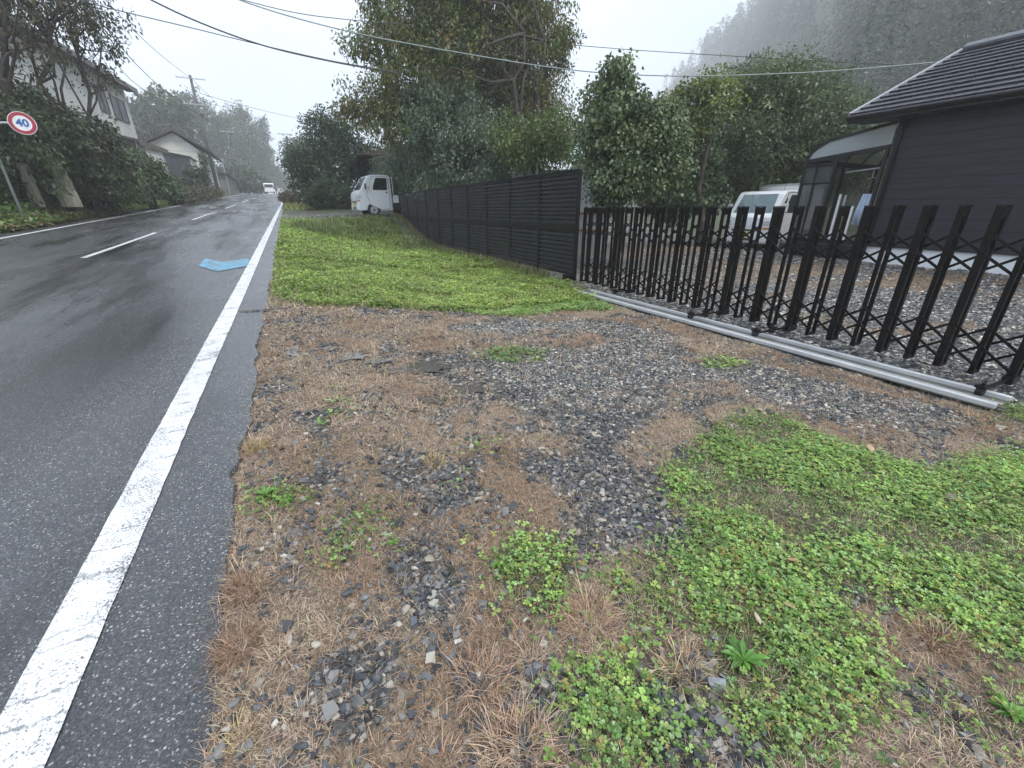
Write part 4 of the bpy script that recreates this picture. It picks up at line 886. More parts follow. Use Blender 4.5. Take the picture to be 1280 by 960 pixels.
def tree(name, label, cat, base, blobs, nclump, k, leaf, pal, crad=.4, trunk_r=.15, group=None, shell=.45, asp=.5, limbs=14, droop=.35, forks=None, twigs=60, barkm='bark', squash=.8, seed=0, trunk_top=None, clumpvar=.5):
    base = np.array([base[0], base[1], float(tz(base[0], base[1])) - .1])
    r = empty(name, base.tolist()); tag(r, label, cat, group)
    C_ = clump_pts(blobs, nclump, shell, seed)
    a = Acc(); a.add(*leafcloud(C_, crad * (.6 + .8 * rng.random(nclump)), k, leaf, pal, asp, droop, squash, clumpvar=clumpvar))
    me = a.mesh('crown'); o = link('crown', me, M['leaf'], r); me.transform(Matrix.Translation(-Vector(base)))
    cen = np.mean([b[:3] for b in blobs], 0); top = np.array(trunk_top) if trunk_top is not None else np.array([cen[0], cen[1], cen[2] + .2])
    mb = MB(); starts = forks or [base]
    tt = []
    for f in starts:
        f = np.array([f[0], f[1], float(tz(f[0], f[1])) - .1]); tp = top + (f - base) * np.array([1.6, 1.6, 0]); pts = limb_pts(f, tp, 8, .10); tt.append(pts)
        mb.tube([p - base for p in pts], [trunk_r * (1 - .68 * i / 8) / (1 if len(starts) == 1 else 1.2) for i in range(9)], 9)
    mb.build('trunk', M[barkm], r, 0, True)
    lb = MB()
    for i in range(limbs + twigs):
        pts = tt[i % len(tt)]; j = random.randint(3, 8) if i < limbs else random.randint(4, 8); s = pts[j]; e = C_[rng.integers(0, nclump)]
        if i >= limbs:
            e0 = C_[rng.integers(0, nclump)]; s = s * .45 + e0 * .55 if np.linalg.norm(e0 - s) < 6 else s; e = C_[np.argmin(np.linalg.norm(C_ - (e0 + rng.normal(0, .5, 3)), axis=1))]
        pp = limb_pts(s, e, 5, .25); r0 = trunk_r * (.42 if i < limbs else .12) 
        lb.tube([p - base for p in pp], [r0 * (1 - .85 * q / 5) for q in range(6)], 5)
    if limbs: lb.build('limbs', M[barkm], r, 0, True)
    return r
def blob(px, py, d, rx, rz, ry=None):            # crown lobe surveyed from the photo
    p = at(px, py, d); return (p[0], p[1], p[2], rx, ry or rx, rz)
PAL_CH = [(.09, .14, .035), (.12, .165, .045), (.065, .10, .028), (.17, .2, .055), (.09, .125, .035), (.045, .07, .02), (.24, .15, .07), (.11, .16, .045), (.2, .14, .06), (.14, .17, .045)]
PAL_EV = [(0.058, 0.098, 0.046), (0.091, 0.137, 0.072), (0.036, 0.062, 0.029), (0.13, 0.176, 0.111), (0.195, 0.234, 0.156)]
PAL_YEW = [(0.027, 0.054, 0.021), (0.042, 0.075, 0.027), (0.019, 0.039, 0.018), (0.06, 0.09, 0.033)]
PAL_IVY = [(0.096, 0.144, 0.06), (0.132, 0.186, 0.084), (0.054, 0.09, 0.036), (0.216, 0.264, 0.144), (0.24, 0.276, 0.12), (0.042, 0.066, 0.026)]
PAL_BR = [(0.084, 0.126, 0.056), (0.126, 0.168, 0.077), (0.049, 0.077, 0.034), (0.196, 0.238, 0.112), (0.14, 0.168, 0.07), (0.042, 0.063, 0.028)]
PAL_YEL = [(0.26, 0.286, 0.052), (0.338, 0.338, 0.065), (0.169, 0.234, 0.052)]
PAL_MIST = [(0.066, 0.096, 0.048), (0.09, 0.12, 0.06), (0.048, 0.072, 0.036), (0.12, 0.144, 0.072)]

D = 22.0; K_ = D / 16
def bl_(px, py, d, rx, rz, ry=None): return blob(px, py, d * K_, rx * K_, rz * K_, (ry or rx) * 1.1)
tree('cherry_tree', 'tall cherry tree with reddening leaves rising behind the louvred fence', 'tree', at(612, 240, 21)[:2],
     [bl_(570, 90, 16, 3.0, 2.1), bl_(520, 150, 15.5, 1.7, 1.2), bl_(640, 80, 16.5, 2.1, 1.9), bl_(610, 10, 16.5, 2.6, 2.1), bl_(540, 20, 16, 1.9, 1.7), bl_(665, 130, 16, 1.6, 1.1), bl_(480, 125, 15.5, 1.3, .8), bl_(500, 55, 15.5, 1.1, 1.1), bl_(447, 140, 15.8, .9, .35), bl_(455, 60, 15.8, .8, .5), bl_(690, 165, 16, 1.1, .6), bl_(640, 165, 16, 1.4, .8), bl_(700, 60, 16.5, .7, .9), bl_(600, -60, 16.5, 2.8, 2.3), bl_(465, 15, 16, .7, .6), bl_(660, 20, 16.5, 1.6, 1.3)],
     2500, 52, .125, PAL_CH, .48, .15, limbs=34, twigs=170, forks=[at(640, 240, 20)[:2], at(618, 240, 21)[:2], at(655, 240, 20.5)[:2]], trunk_top=at(605, 60, 21.5), shell=.2, droop=.6)
tree('ivy_clad_stem', 'bare leaning stem with thin upright twigs at the left of the cherry tree', 'tree', at(497, 250, 24.5)[:2],
     [blob(492, 110, 24, .7, 2.2), blob(482, 50, 24, .7, 1.6)], 40, 14, .14, PAL_CH, .45, .2, limbs=10, twigs=30, trunk_top=at(470, -10, 24), barkm='barkgrey')
tree('evergreen_shrub', 'dense dark evergreen shrub filling the foot of the cherry tree', 'shrub', at(550, 250, 20.5)[:2],
     [blob(560, 165, 20, 1.9, 1.9), blob(538, 215, 21.5, 1.7, 1.3), blob(592, 200, 18.5, 1.5, 1.5), blob(545, 132, 20.5, 1.2, 1.1), blob(510, 228, 24.5, 1.5, .9), blob(628, 225, 16.5, .8, .9), blob(565, 238, 19.5, 1.6, .9), blob(515, 190, 24.5, 1.2, 1.2), blob(495, 215, 27, 1.3, 1.1), blob(640, 215, 17, 1.0, .8), blob(610, 180, 18.5, 1.0, .9)],
     980, 60, .115, PAL_EV, .42, .2, shell=.5, asp=.45, limbs=10, twigs=20, droop=.5)
tree('maple_sapling', 'yellow green leafy sapling growing right of the cherry trunks above the fence', 'tree', at(665, 240, 15)[:2],
     [blob(690, 165, 15, 1.2, .6), blob(655, 185, 15.3, 1.1, .7), blob(712, 180, 14.5, .7, .6), blob(685, 195, 15, 1.0, .5), blob(640, 165, 16, .9, .6)], 260, 34, .1, PAL_CH[:6], .32, .06, limbs=12, twigs=30)
tree('yew_tree', 'dark evergreen tree spreading beside the driveway at the road edge', 'tree', at(412, 258, 34)[:2],
     [blob(412, 205, 34, 2.6, 2.2), blob(405, 165, 34, 1.5, 1.5), blob(440, 190, 34, 1.7, 1.6), blob(380, 215, 33.5, 1.2, 1.2), blob(370, 200, 33.5, .8, .9), blob(458, 205, 34, 1.2, 1.6), blob(418, 240, 33.5, 2.6, 1.0), blob(430, 158, 34, .8, .8)],
     620, 46, .17, PAL_YEW, .5, .25, shell=.4, limbs=14, twigs=20, droop=.2)
tree('round_bush', 'low rounded dark bush in front of the roadside evergreen', 'bush', at(412, 256, 31)[:2], [blob(412, 240, 31, 1.3, .8), blob(395, 248, 31, .8, .5), blob(440, 248, 31, 1.0, .5)], 200, 50, .12, PAL_YEW, .3, .08, limbs=4, twigs=6)
tree('reddish_roadside_shrub', 'small brownish shrub at the far end of the white edge line', 'bush', at(363, 254, 40)[:2], [blob(363, 247, 40, .7, .7)], 40, 40, .16, [(.12, .09, .05), (.1, .1, .05)], .35, .05, limbs=3, twigs=4)
tree('ivy_covered_tree', 'tall narrow tree wrapped in vine leaves with a pointed top', 'tree', at(770, 262, 11.5)[:2],
     [blob(768, 118, 11.5, .5, .75), blob(775, 160, 11.5, .95, .8), blob(755, 150, 11.5, .6, .8), blob(810, 165, 11.6, .8, .7), blob(790, 205, 11.5, 1.1, .8), blob(835, 170, 11.7, .55, .6), blob(762, 240, 11.3, .45, .5), blob(830, 210, 11.6, .6, .6), blob(767, 90, 11.5, .22, .4)],
     900, 46, .074, PAL_IVY, .24, .13, shell=.55, asp=.8, limbs=8, twigs=14, droop=.7)
tree('ivy_mound', 'vine-covered green mound between the pointed tree and the broad tree', 'shrub', at(855, 262, 16.5)[:2],
     [blob(855, 210, 16.5, 1.1, 1.2), blob(845, 245, 16.5, 1.2, .7), blob(878, 235, 17, .8, .9), blob(838, 155, 16.5, .7, .7)], 330, 44, .11, PAL_IVY[:3] + PAL_EV[:2], .32, .08, shell=.55, asp=.8, limbs=6, twigs=10, droop=.6)
tree('yellowing_tree', 'yellow green leafy tree top between the vine tree and the broad dark tree', 'tree', at(880, 262, 15.5)[:2],
     [blob(885, 130, 15.5, .75, .75), blob(865, 150, 15.5, .7, .7), blob(895, 110, 15.8, .5, .5), blob(850, 125, 15.3, .4, .5)], 150, 40, .11, PAL_YEL + PAL_IVY, .3, .09, limbs=8, twigs=16, asp=.6)
tree('broad_tree', 'broad dark leafy tree behind the small box truck', 'tree', at(950, 262, 19)[:2],
     [blob(950, 175, 19, 2.6, 2.1), blob(905, 190, 18.5, 1.6, 1.7), blob(1000, 180, 19.5, 2.2, 1.8), blob(960, 120, 19, 1.7, 1.0), blob(1020, 140, 20, 1.7, 1.2), blob(920, 130, 18.8, 1.0, .9), blob(935, 232, 21.5, 2.2, 1.0), blob(1055, 190, 20.5, 1.5, 1.3), blob(1010, 228, 23, 2.2, 1.0), blob(980, 105, 19.3, 1.2, .7)],
     1500, 50, .12, PAL_BR, .42, .25, shell=.4, limbs=18, twigs=40, asp=.42, droop=.1)
tree('feathery_thicket', 'pale feathery thicket top rising above the broad dark tree', 'tree', at(960, 262, 23)[:2],
     [blob(930, 108, 23, 1.1, .9), blob(975, 105, 23, 1.4, .9), blob(1010, 110, 23.5, 1.2, .8), blob(950, 90, 23, .5, .7), blob(1040, 130, 24, 1.0, .9)], 190, 40, .17, [(.1, .14, .06), (.13, .16, .07), (.08, .12, .05)], .45, .12, limbs=10, twigs=30, asp=.22, droop=-.6)
# left bank
def ltree(label, px, d, blobs, n, lean_px, r=.11):
    tree('roadside_tree', label, 'tree', at(px, 215, d)[:2], blobs, int(n * .72), 30, .13, [(.035, .05, .02), (.05, .065, .025), (.08, .085, .04), (.12, .09, .05)], .42, r, 'trees on the left bank', limbs=12, twigs=36, trunk_top=at(lean_px, -20, d), shell=.2, droop=.7)
ltree('crooked roadside tree nearest the left edge behind the speed sign', 12, 24.5, [blob(10, 10, 24.5, 2.0, 1.4), blob(-30, -30, 24.5, 2.6, 2.4), blob(20, 70, 24.5, 1.2, .7)], 120, 8, .16)
ltree('roadside tree with a straight dark trunk right of the speed sign', 62, 25, [blob(60, 5, 25, 2.0, 1.3), blob(40, -50, 25, 2.6, 2.0), blob(85, 60, 25.5, 1.2, .6), blob(90, 25, 25.5, 1.5, 1.0)], 160, 68, .13)
ltree('thin roadside tree standing in front of the white house siding', 100, 26, [blob(100, 20, 26, 1.7, 1.1), blob(80, -30, 26, 2.2, 1.7), blob(118, 60, 26.5, 1.1, .8), blob(130, 95, 27, .7, .5), blob(112, 105, 26.5, .7, .4)], 150, 98, .09)
def bush(name, label, cat, px, py, d, blobs, n, k, leaf, pal, group=None, crad=.35, asp=.6, shell=.5):
    return tree(name, label, cat, at(px, py, d)[:2], blobs, n, k, leaf, pal, crad, .07, group, shell, asp, 5, .5, None, 8)
PAL_BK = [(0.033, 0.057, 0.021), (0.053, 0.083, 0.03), (0.075, 0.112, 0.042), (0.105, 0.135, 0.068), (0.06, 0.045, 0.03)]
bush('vine_thicket', 'dark vine thicket around the speed sign at the left edge', 'thicket', 20, 220, 24.5, [blob(10, 150, 25, 2.2, 1.1), blob(20, 185, 24.5, 2.2, 1.3), blob(-40, 185, 24, 3.0, 1.8), blob(45, 150, 25.5, 1.6, .8), blob(0, 120, 25.5, 1.5, .6)], 560, 44, .14, PAL_BK)
bush('vine_thicket', 'dark vine thicket below the white house left of the leafy bush', 'thicket', 90, 200, 27, [blob(80, 165, 27, 1.8, .9), blob(70, 190, 26.5, 1.7, 1.0), blob(110, 195, 27.5, 1.5, 1.0), blob(105, 222, 26.5, 1.5, .9), blob(55, 150, 26.5, 1.2, .7)], 460, 44, .14, PAL_BK)
bush('leafy_bush', 'light green leafy bush below the porch roof of the white house', 'bush', 135, 215, 29, [blob(128, 210, 29, 1.3, 1.0), blob(118, 190, 29.5, 1.0, .8), blob(138, 230, 28.5, 1.3, .8), blob(115, 235, 28, 1.3, .6)], 330, 44, .13, [(.1, .15, .05), (.14, .2, .07), (.06, .1, .03), (.18, .23, .1)])
bush('leafy_bush', 'dark rounded bush between the white house and the grey shed', 'bush', 185, 220, 34, [blob(180, 215, 34, 1.3, 1.0), blob(168, 205, 34, .9, .7), blob(196, 225, 34.5, .8, .7), blob(182, 234, 33.5, 1.7, .5), blob(162, 222, 33.5, 1.1, .7)], 320, 44, .15, [(.06, .1, .035), (.09, .14, .05), (.04, .065, .025), (.13, .17, .08)])
bush('leafy_bush', 'small bush at the foot of the grey shed', 'bush', 245, 225, 52, [blob(246, 222, 52, .9, 1.0), blob(240, 232, 51, 1.0, .6)], 80, 36, .2, [(.03, .05, .02), (.05, .07, .03)])
bush('garden_hedge', 'clipped low hedge running along the road towards the utility pole', 'hedge', 240, 240, 46, [blob(235, 243, 44, 1.0, .45, 3), blob(250, 241, 49, 1.0, .45, 3), blob(262, 240, 55, 1.0, .45, 3), blob(222, 245, 40, 1.0, .4, 2)], 300, 40, .16, [(.05, .07, .025), (.07, .085, .035), (.1, .09, .04)])
bush('climbing_plant', 'thin climber on the cream house wall beside the pole', 'plant', 258, 230, 58, [blob(256, 215, 58, .35, 1.2), blob(254, 195, 58, .25, .8)], 26, 26, .2, PAL_BK)
# low plants on the left bank
a = Acc(); n = 34000; Y = 15 + (62 - 15) * rng.random(n) ** 1.5; wv = np.abs(rng.normal(0, 1, n)); X = leftX(Y) - .55 - wv * 1.1 + (fbm(Y, Y * 0, 1.5, 5) - .5) * .5
bh = .14 + .6 * np.clip(wv / 1.2, 0, 1) * fbm(X, Y, .9, 44) * 1.4
P = np.stack([X, Y, tz(X, Y) + bh * rng.random(n) ** .5], 1); cc = pick([(.11, .19, .05), (.16, .26, .07), (.07, .12, .035), (.2, .26, .09)], n); br = (wv < .5) & (rng.random(n) < .35); cc[br] = pick([(.3, .26, .12), (.24, .22, .1), (.36, .3, .17)], int(br.sum()))
for k in range(2):
    Lf = .13 * (.6 + .8 * rng.random(n)); a.add(*leaflets(P + rng.normal(0, .03, (n, 3)), rng.uniform(0, 6.283, n), rng.normal(.2, .45, n), Lf, Lf * .7, cc))
tag(link('bank_undergrowth', a.mesh('bank_undergrowth'), M['leaf']), 'low leafy undergrowth spilling to the left edge of the road', 'undergrowth', kind='stuff')
# verge grass on the far right side of the road and driveway rim
a = Acc(); n = 9000; Y = 24 + 66 * rng.random(n); X = edgeX(Y) + .15 + np.abs(rng.normal(0, 1.3, n)); ok = ~((Y < 31) & (X < 9)); X, Y = X[ok], Y[ok]; n = len(X)
a.add(*blades(X, Y, tz(X, Y), rng.uniform(0, 6.283, n), np.abs(rng.normal(.4, .3, n)), .25 * (.5 + rng.random(n)), .04 * (.6 + .6 * rng.random(n)), pick(FARG + STRAW[:2], n), .5))
tag(link('far_verge_grass', a.mesh('far_verge_grass'), M['blade']), 'grass along the right side of the road past the driveway', 'grass', kind='stuff')
# misty trees along the road
mist = [(205, 238, 78, [(205, 165, 4.2, 5.0), (215, 135, 3.0, 2.5), (190, 150, 2.6, 3.0)], 'misty leafy tree behind the cream house, leftmost of the roadside wood'),
        (245, 238, 88, [(245, 160, 4.2, 5.5), (240, 140, 2.8, 2.6)], 'misty tree behind the utility pole'),
        (280, 238, 92, [(282, 185, 4.5, 5.0), (275, 165, 3.0, 3.0)], 'misty rounded tree right of the utility pole'),
        (300, 238, 100, [(300, 180, 3.5, 6.5), (303, 150, 1.6, 3.0)], 'misty conifer-like tree with a pointed top'),
        (318, 238, 104, [(318, 195, 3.6, 5.5), (322, 165, 2.0, 3.2)], 'misty tree with its crown leaning over the far road'),
        (332, 238, 118, [(331, 215, 3.4, 4.0), (334, 195, 2.0, 2.5)], 'pale misty tree above the distant white van'),
        (300, 240, 78, [(298, 222, 2.6, 1.8), (282, 226, 2.0, 1.4), (315, 228, 1.8, 1.4)], 'rounded bushes at the road edge before the misty wood'),
        (345, 238, 150, [(344, 222, 3.5, 3.0)], 'faint tree where the road disappears'),
        (362, 238, 170, [(360, 228, 4.0, 2.2)], 'faint tree right of the vanishing road'),
        (172, 225, 70, [(172, 160, 2.8, 3.6), (178, 185, 2.4, 2.6)], 'misty tree peeping between the white house and the cream house'),
        (392, 238, 75, [(385, 200, 3.0, 3.2)], 'misty tree behind the roadside evergreen')]
for i, (px, py, d, bl, lb) in enumerate(mist):
    sc_ = {78: 1.5, 150: 1.5, 170: 1.5, 75: 1.3, 70: 1.7}.get(d, 1.8); d *= sc_; bl = [(x, y, a_ * sc_, b__ * sc_) for x, y, a_, b__ in bl]
    bb = [blob(x, y, d, rx, rz) for x, y, rx, rz in bl]
    tree('misty_tree', lb, 'tree', at(px, py, d)[:2], bb, 60 + 80 * len(bb), 34, .62, PAL_MIST, 1.5, .4, 'misty trees along the far road', limbs=8, twigs=14, barkm='barkgrey', shell=.35)
# trees far behind right side
for i, (px, d, z_, lb) in enumerate([(745, 40, 2.6, 'far tree glimpsed behind the corrugated shed'), (820, 45, 3.6, 'far tree hidden behind the vine tree'), (500, 48, 3.4, 'far tree behind the navy house')]):
    p = at(px, 235, d); g0 = float(tz(p[0], p[1])); tree('background_tree', lb, 'tree', p[:2], [(p[0], p[1], g0 + 1.2 + z_ * .6, 3, 3, z_ * .7)], 130, 34, .3, PAL_BR, .8, .2, 'background trees on the right', limbs=6, twigs=8)
# forested hill: far-off wood that reads as one mass
a = Acc(); n = 5200; ph = R(39) + rng.random(n) * R(73); dd = 66 + 440 * rng.random(n) ** .85; X = np.sin(ph) * dd; Y = np.cos(ph) * dd; Z = tz(X, Y); k = (dd > 66 + 290 * (1 - ss(42, 64, np.degrees(ph))) + 6) & (X > 40); X, Y, Z, dd = X[k], Y[k], Z[k], dd[k]; n = len(X)
con = rng.random(n) < .7 + .28 * (Z > 18); hh = np.where(con, rng.uniform(15, 27, n), rng.uniform(6, 11, n)); K = np.repeat(np.arange(n), np.where(dd < 170, 230, 140)); m_ = len(K); t = rng.random(m_)
rad = np.where(con[K], 2.7 * (1 - t) + .08, 3.4 * np.sqrt(np.clip(1 - (2 * t - .9) ** 2, .05, 1))) * (.6 + .5 * rng.random(m_)); an = rng.uniform(0, 6.283, m_)
P = np.stack([X[K] + np.cos(an) * rad, Y[K] + np.sin(an) * rad, Z[K] + 1 + hh[K] * t * .95], 1); tc = pick([(.02, .042, .016), (.034, .062, .022), (.06, .092, .032), (.012, .024, .01)], n, .3)
L_ = (.35 + dd[K] / 330) * (.6 + .8 * rng.random(m_)); a.add(*leaflets(P, an + rng.normal(0, .5, m_), rng.normal(-.3, .35, m_), L_, L_ * .6, np.clip(tc[K] * (.8 + .4 * rng.random((m_, 1))), 0, 1)))
tag(link('hillside_forest', a.mesh('hillside_forest'), M['leaf']), 'fog-covered conifer forest on the hillside above the charcoal house', 'forest', kind='stuff')

# ------------------------------------------------------------------ left buildings
def box_house(name, label, cat): o = empty(name, (0, 0, 0)); return tag(o, label, cat)
# white two-storey house
A_ = at(25, 28, 1.0) ; 
eave = 10.2; fz = (eave - H)
def onz(px, py, z): r = ray(px, py); return CAM + r * ((z - H) / r[2])
e0 = onz(25, 28, eave); e1 = onz(172, 115, eave)
dv = Vector((e1[0] - e0[0], e1[1] - e0[1], 0)); dl_ = dv.length; dv.normalize(); nv_ = Vector((-dv.y, dv.x, 0))     # nv_ points away from the road (-X)
wh = empty('white_house', (e1[0], e1[1], 2.0)); tag(wh, 'two-storey white sided house with brown eaves above the left bank', 'house')
ang = math.atan2(dv.y, dv.x); wh.rotation_euler = (0, 0, ang)
# local frame: +x along the eave towards the far end, +y away from the road, origin at the far eave corner
Lh = dl_ + 10
mb = MB(); mb.box(-Lh, -.7, .7, 9, -1.5, eave - 2.0 + .02); mb.build('wall', M['whitesiding'], wh)
mb = MB(); mb.prism([(0, eave - 2), (4.85, eave + .6), (9.7, eave - 2), (9.7, eave - 1.82), (4.85, eave + .8), (0, eave - 1.82)], 0, -Lh - .6, 0); rfo = mb.build('roof', M['roofdark'], wh)
mb = MB(); mb.box(-Lh - .6, 0, 0.02, .72, eave - 2.05, eave - 2.002); mb.build('eave_soffit', simple('brown_soffit', (.1, .07, .055), .7), wh)
mb = MB(); mb.box(-Lh - .6, 0, -.03, .0, eave - 2.14, eave - 1.8); mb.build('fascia', simple('grey_fascia', (.16, .15, .15), .6), wh)
for (px, py, w_, h_) in [(127, 124, 1.3, 1.5), (149, 137, 2.3, 1.4)]:
    # intersect with the wall plane
    r_ = ray(px, py); o0 = Vector(CAM.tolist()); dd_ = Vector(r_.tolist()); p0 = Vector((e1[0], e1[1], 0)) + nv_ * .7; t_ = (p0 - Vector((o0.x, o0.y, 0))).dot(nv_) / Vector((dd_.x, dd_.y, 0)).dot(nv_); hit = o0 + dd_ * t_
    lx = (Vector((hit.x, hit.y, 0)) - Vector((e1[0], e1[1], 0))).dot(dv); lz = hit.z - 2.0
    mb = MB(); mb.box(lx - w_ / 2, lx + w_ / 2, .66, .70, lz - h_ / 2, lz + h_ / 2); wo = mb.build('window', M['windowdark'], wh)
    mb = MB()
    for x0, x1, z0, z1 in ((-w_ / 2 - .06, -w_ / 2, -h_ / 2 - .06, h_ / 2 + .06), (w_ / 2, w_ / 2 + .06, -h_ / 2 - .06, h_ / 2 + .06), (-w_ / 2, w_ / 2, h_ / 2, h_ / 2 + .06), (-w_ / 2, w_ / 2, -h_ / 2 - .06, -h_ / 2), (-.03, .03, -h_ / 2, h_ / 2)): mb.box(lx + x0, lx + x1, .63, .70, lz + z0, lz + z1)
    mb.build('frame', M['carplastic'], wo)
mb = MB(); mb.box(-Lh, -.68, .66, .70, 1.9, 2.05); mb.build('band', M['trimblack'], wh)
# porch roof
ps = [at(152, 165, 44), at(197, 182, 50)]
mb = MB(); p0, p1 = ps; q = .42
for s, dz in ((0, 0), ):
    mb.prism([(0, 0), (2.6, .55), (5, 0), (5, .16), (2.6, .72), (0, .16)], 0, 0, 6.2)
po = mb.build('porch', M['roofdark']); po.location = (p0[0] + .6, 44.2, 6.05); po.rotation_euler = (0, 0, ang - R(0)); tag(po, 'brown flat porch roof on posts beside the white house', 'porch')
po.name = 'porch_roof'
pp = MB(); 
for lx, ly in ((6.0, .3), (.4, .3), (6.0, 4.6)): pp.tube([(lx, ly, -5), (lx, ly, .1)], .07, 8)
pp.build('porch_post', M['galv'], po)
mb = MB(); mb.box(0, 6.2, -.05, .0, -.22, .12); mb.build('porch_fascia', simple('brown_board', (.09, .065, .05), .6), po)
# cream house with gable toward camera
ch = empty('cream_house', (-8.9, 62, 3)); tag(ch, 'cream gabled house behind the utility pole', 'house')
mb = MB(); mb.prism([(-2.3, -2), (2.35, -2), (2.35, 4.35), (.4, 5.95), (-2.3, 4.65)], 1, 0, 13); mb.build('wall', M['cream'], ch)
mb = MB(); mb.prism([(-2.9, 4.45), (.4, 6.05), (3.5, 4.15), (3.5, 4.32), (.4, 6.25), (-2.9, 4.65)], 1, -.6, 13.4); mb.build('roof', M['roofdark'], ch)
mb = MB(); mb.box(2.36, 2.4, 2, 4, .4, 2.2); mb.build('window', M['windowdark'], ch)
# dark shed in front of it
sh = empty('grey_shed', (-8.3, 56, 2.6)); tag(sh, 'flat-roofed shed with a dark grey shutter front and white side', 'shed')
mb = MB(); mb.prism([(-1.9, -2), (1.35, -2), (1.35, 3.55), (-1.9, 4.1)], 1, 0, 4.5); mb.build('wall', M['whitesiding'], sh)
mb = MB(); mb.prism([(-.55, -1), (1.37, -1), (1.37, 3.48), (-.55, 3.82)], 1, -.06, -.003); mb.build('shutter', M['shutter'], sh)
mb = MB(); mb.prism([(-2.0, 4.12), (1.5, 3.53), (1.5, 3.63), (-2.0, 4.22)], 1, -.2, 4.6); mb.build('roof', M['roofdark'], sh)
# low far building
lo_ = empty('low_grey_building', (-7.6, 80, 3.4)); tag(lo_, 'low grey house with a brown roof further along the left side', 'house')
mb = MB(); mb.box(-2, 1.6, 0, 18, -1, 2.9); mb.build('wall', M['greywall'], lo_)
mb = MB(); mb.prism([(-2.6, 3.6), (2.1, 2.7), (2.1, 2.85), (-2.6, 3.8)], 1, -.5, 18.5); mb.build('roof', M['roofdark'], lo_)
for y in (3, 8, 13): mb = MB(); mb.box(1.61, 1.64, y, y + 2, .8, 2.0); mb.build('window', M['windowdark'], lo_)
# weathered slabs on the bank
for (x0, y0, x1, y1, w, lb) in [(46, 250, 27, 205, .38, 'narrow weathered timber slab leaning on the left bank'), (88, 250, 68, 208, .62, 'wide pale weathered timber slab standing in the left bank vines')]:
    b0 = at(x0, y0, 23.6); b1 = at(x1, y1, 23.2); mb = MB(); n_ = 7; vs = []
    for i in range(n_ + 1):
        t = i / n_; ww = w * (1 - .25 * t) * (1 + .08 * math.sin(i * 2.1)); c_ = Vector(b0.tolist()).lerp(Vector(b1.tolist()), t)
        for s, dy in ((-1, 0), (-.4, -.10), (.3, -.12), (1, 0), (.4, .16), (-.5, .15)): vs.append((c_.x + s * ww / 2 + random.uniform(-.02, .02), c_.y + dy + random.uniform(-.03, .03), c_.z - .25 * (i == 0) + (random.uniform(-.08, .1) if i == n_ else 0)))
    fs = [(i * 6 + k, i * 6 + (k + 1) % 6, (i + 1) * 6 + (k + 1) % 6, (i + 1) * 6 + k) for i in range(n_) for k in range(6)] + [tuple(range(6)), tuple(n_ * 6 + k for k in range(6))]
    mb.add(vs, fs); tag(mb.build('timber_slab', M['oldwood'], None, .02), lb, 'slab', 'weathered slabs on the bank')
# sheds behind the fence on the right
shd = empty('corrugated_shed', (0, 0, 0)); tag(shd, 'grey corrugated shed with vines seen right of the louvred fence', 'shed')
c0 = at(650, 235, 15.6); c1 = at(770, 235, 14.0)
mb = MB(); mb.prism([(c0[0], c0[1] + .6), (c1[0] + .6, c1[1] + 1.0), (c1[0] + 3, c1[1] + 5), (c0[0] + 3, c0[1] + 5)], 2, -.1, 2.62); mb.build('wall', M['corr'], shd)
mb = MB(); e0_ = at(690, 172, 15.4); 
mb.add([(c0[0] + 1.1, c0[1] - .2, 3.05), (c1[0] + .9, c1[1] + .3, 3.05), (c1[0] + 3.2, c1[1] + 5.4, 3.85), (c0[0] + 3.2, c0[1] + 5.2, 3.85), (c0[0] + 1.1, c0[1] - .2, 2.95), (c1[0] + .9, c1[1] + .3, 2.95), (c1[0] + 3.2, c1[1] + 5.4, 3.75), (c0[0] + 3.2, c0[1] + 5.2, 3.75)], [(0, 1, 2, 3), (4, 7, 6, 5), (0, 4, 5, 1), (1, 5, 6, 2), (2, 6, 7, 3), (3, 7, 4, 0)]); mb.build('roof', M['tealroof'], shd)
mb = MB(); d1 = (Vector((c1[0], c1[1], 0)) - Vector((c0[0], c0[1], 0)))
for z in (1.28, .75): mb.bar((c0[0] + .0, c0[1] + .54, z), (c1[0] + .6, c1[1] + .93, z), .05, .07)
mb.build('brace', simple('rusty_brace', (.2, .08, .05), .8), shd)
dg = empty('dark_gable_hut', (0, 0, 0)); tag(dg, 'hut with a black gable roof behind the cherry trunks', 'hut')
g0 = at(640, 200, 17.5)
mb = MB(); mb.box(g0[0] - .8, g0[0] + 1.2, g0[1], g0[1] + 3, .6, 3.45); mb.build('wall', M['greywall'], dg)
mb = MB(); mb.prism([(g0[0] - 1.2, 3.4), (g0[0] + .1, 4.3), (g0[0] + 1.4, 3.4)], 1, g0[1] - .4, g0[1] + 3.2); mb.build('roof', M['trimblack'], dg)
mb = MB(); mb.box(g0[0] - 1.2, g0[0] + 1.4, g0[1] - .46, g0[1] - .41, 3.33, 3.43); mb.build('fascia', M['greywall'], dg)
nh = empty('navy_house', (0, 0, 0)); tag(nh, 'dark navy house mostly hidden behind the cherry tree and white truck', 'house')
h0 = at(468, 225, 31); h1 = at(560, 225, 29)
mb = MB(); mb.box(h0[0], h1[0] + 2, h0[1], h0[1] + 7, .5, 4.6); mb.build('wall', M['navy'], nh)
mb = MB(); mb.prism([(h0[0] - .8, 4.5), (h0[0] + 3.6, 5.6), (h0[0] + 8, 4.5)], 1, h0[1] - .6, h0[1] + 7.5); mb.build('roof', M['roofdark'], nh)
mb = MB(); 
for dx in (.2, 1.1): mb.box(h0[0] + dx, h0[0] + dx + .5, h0[1] - .05, h0[1] - .003, 1.5, 3.0)
mb.build('window', M['windowdark'], nh)
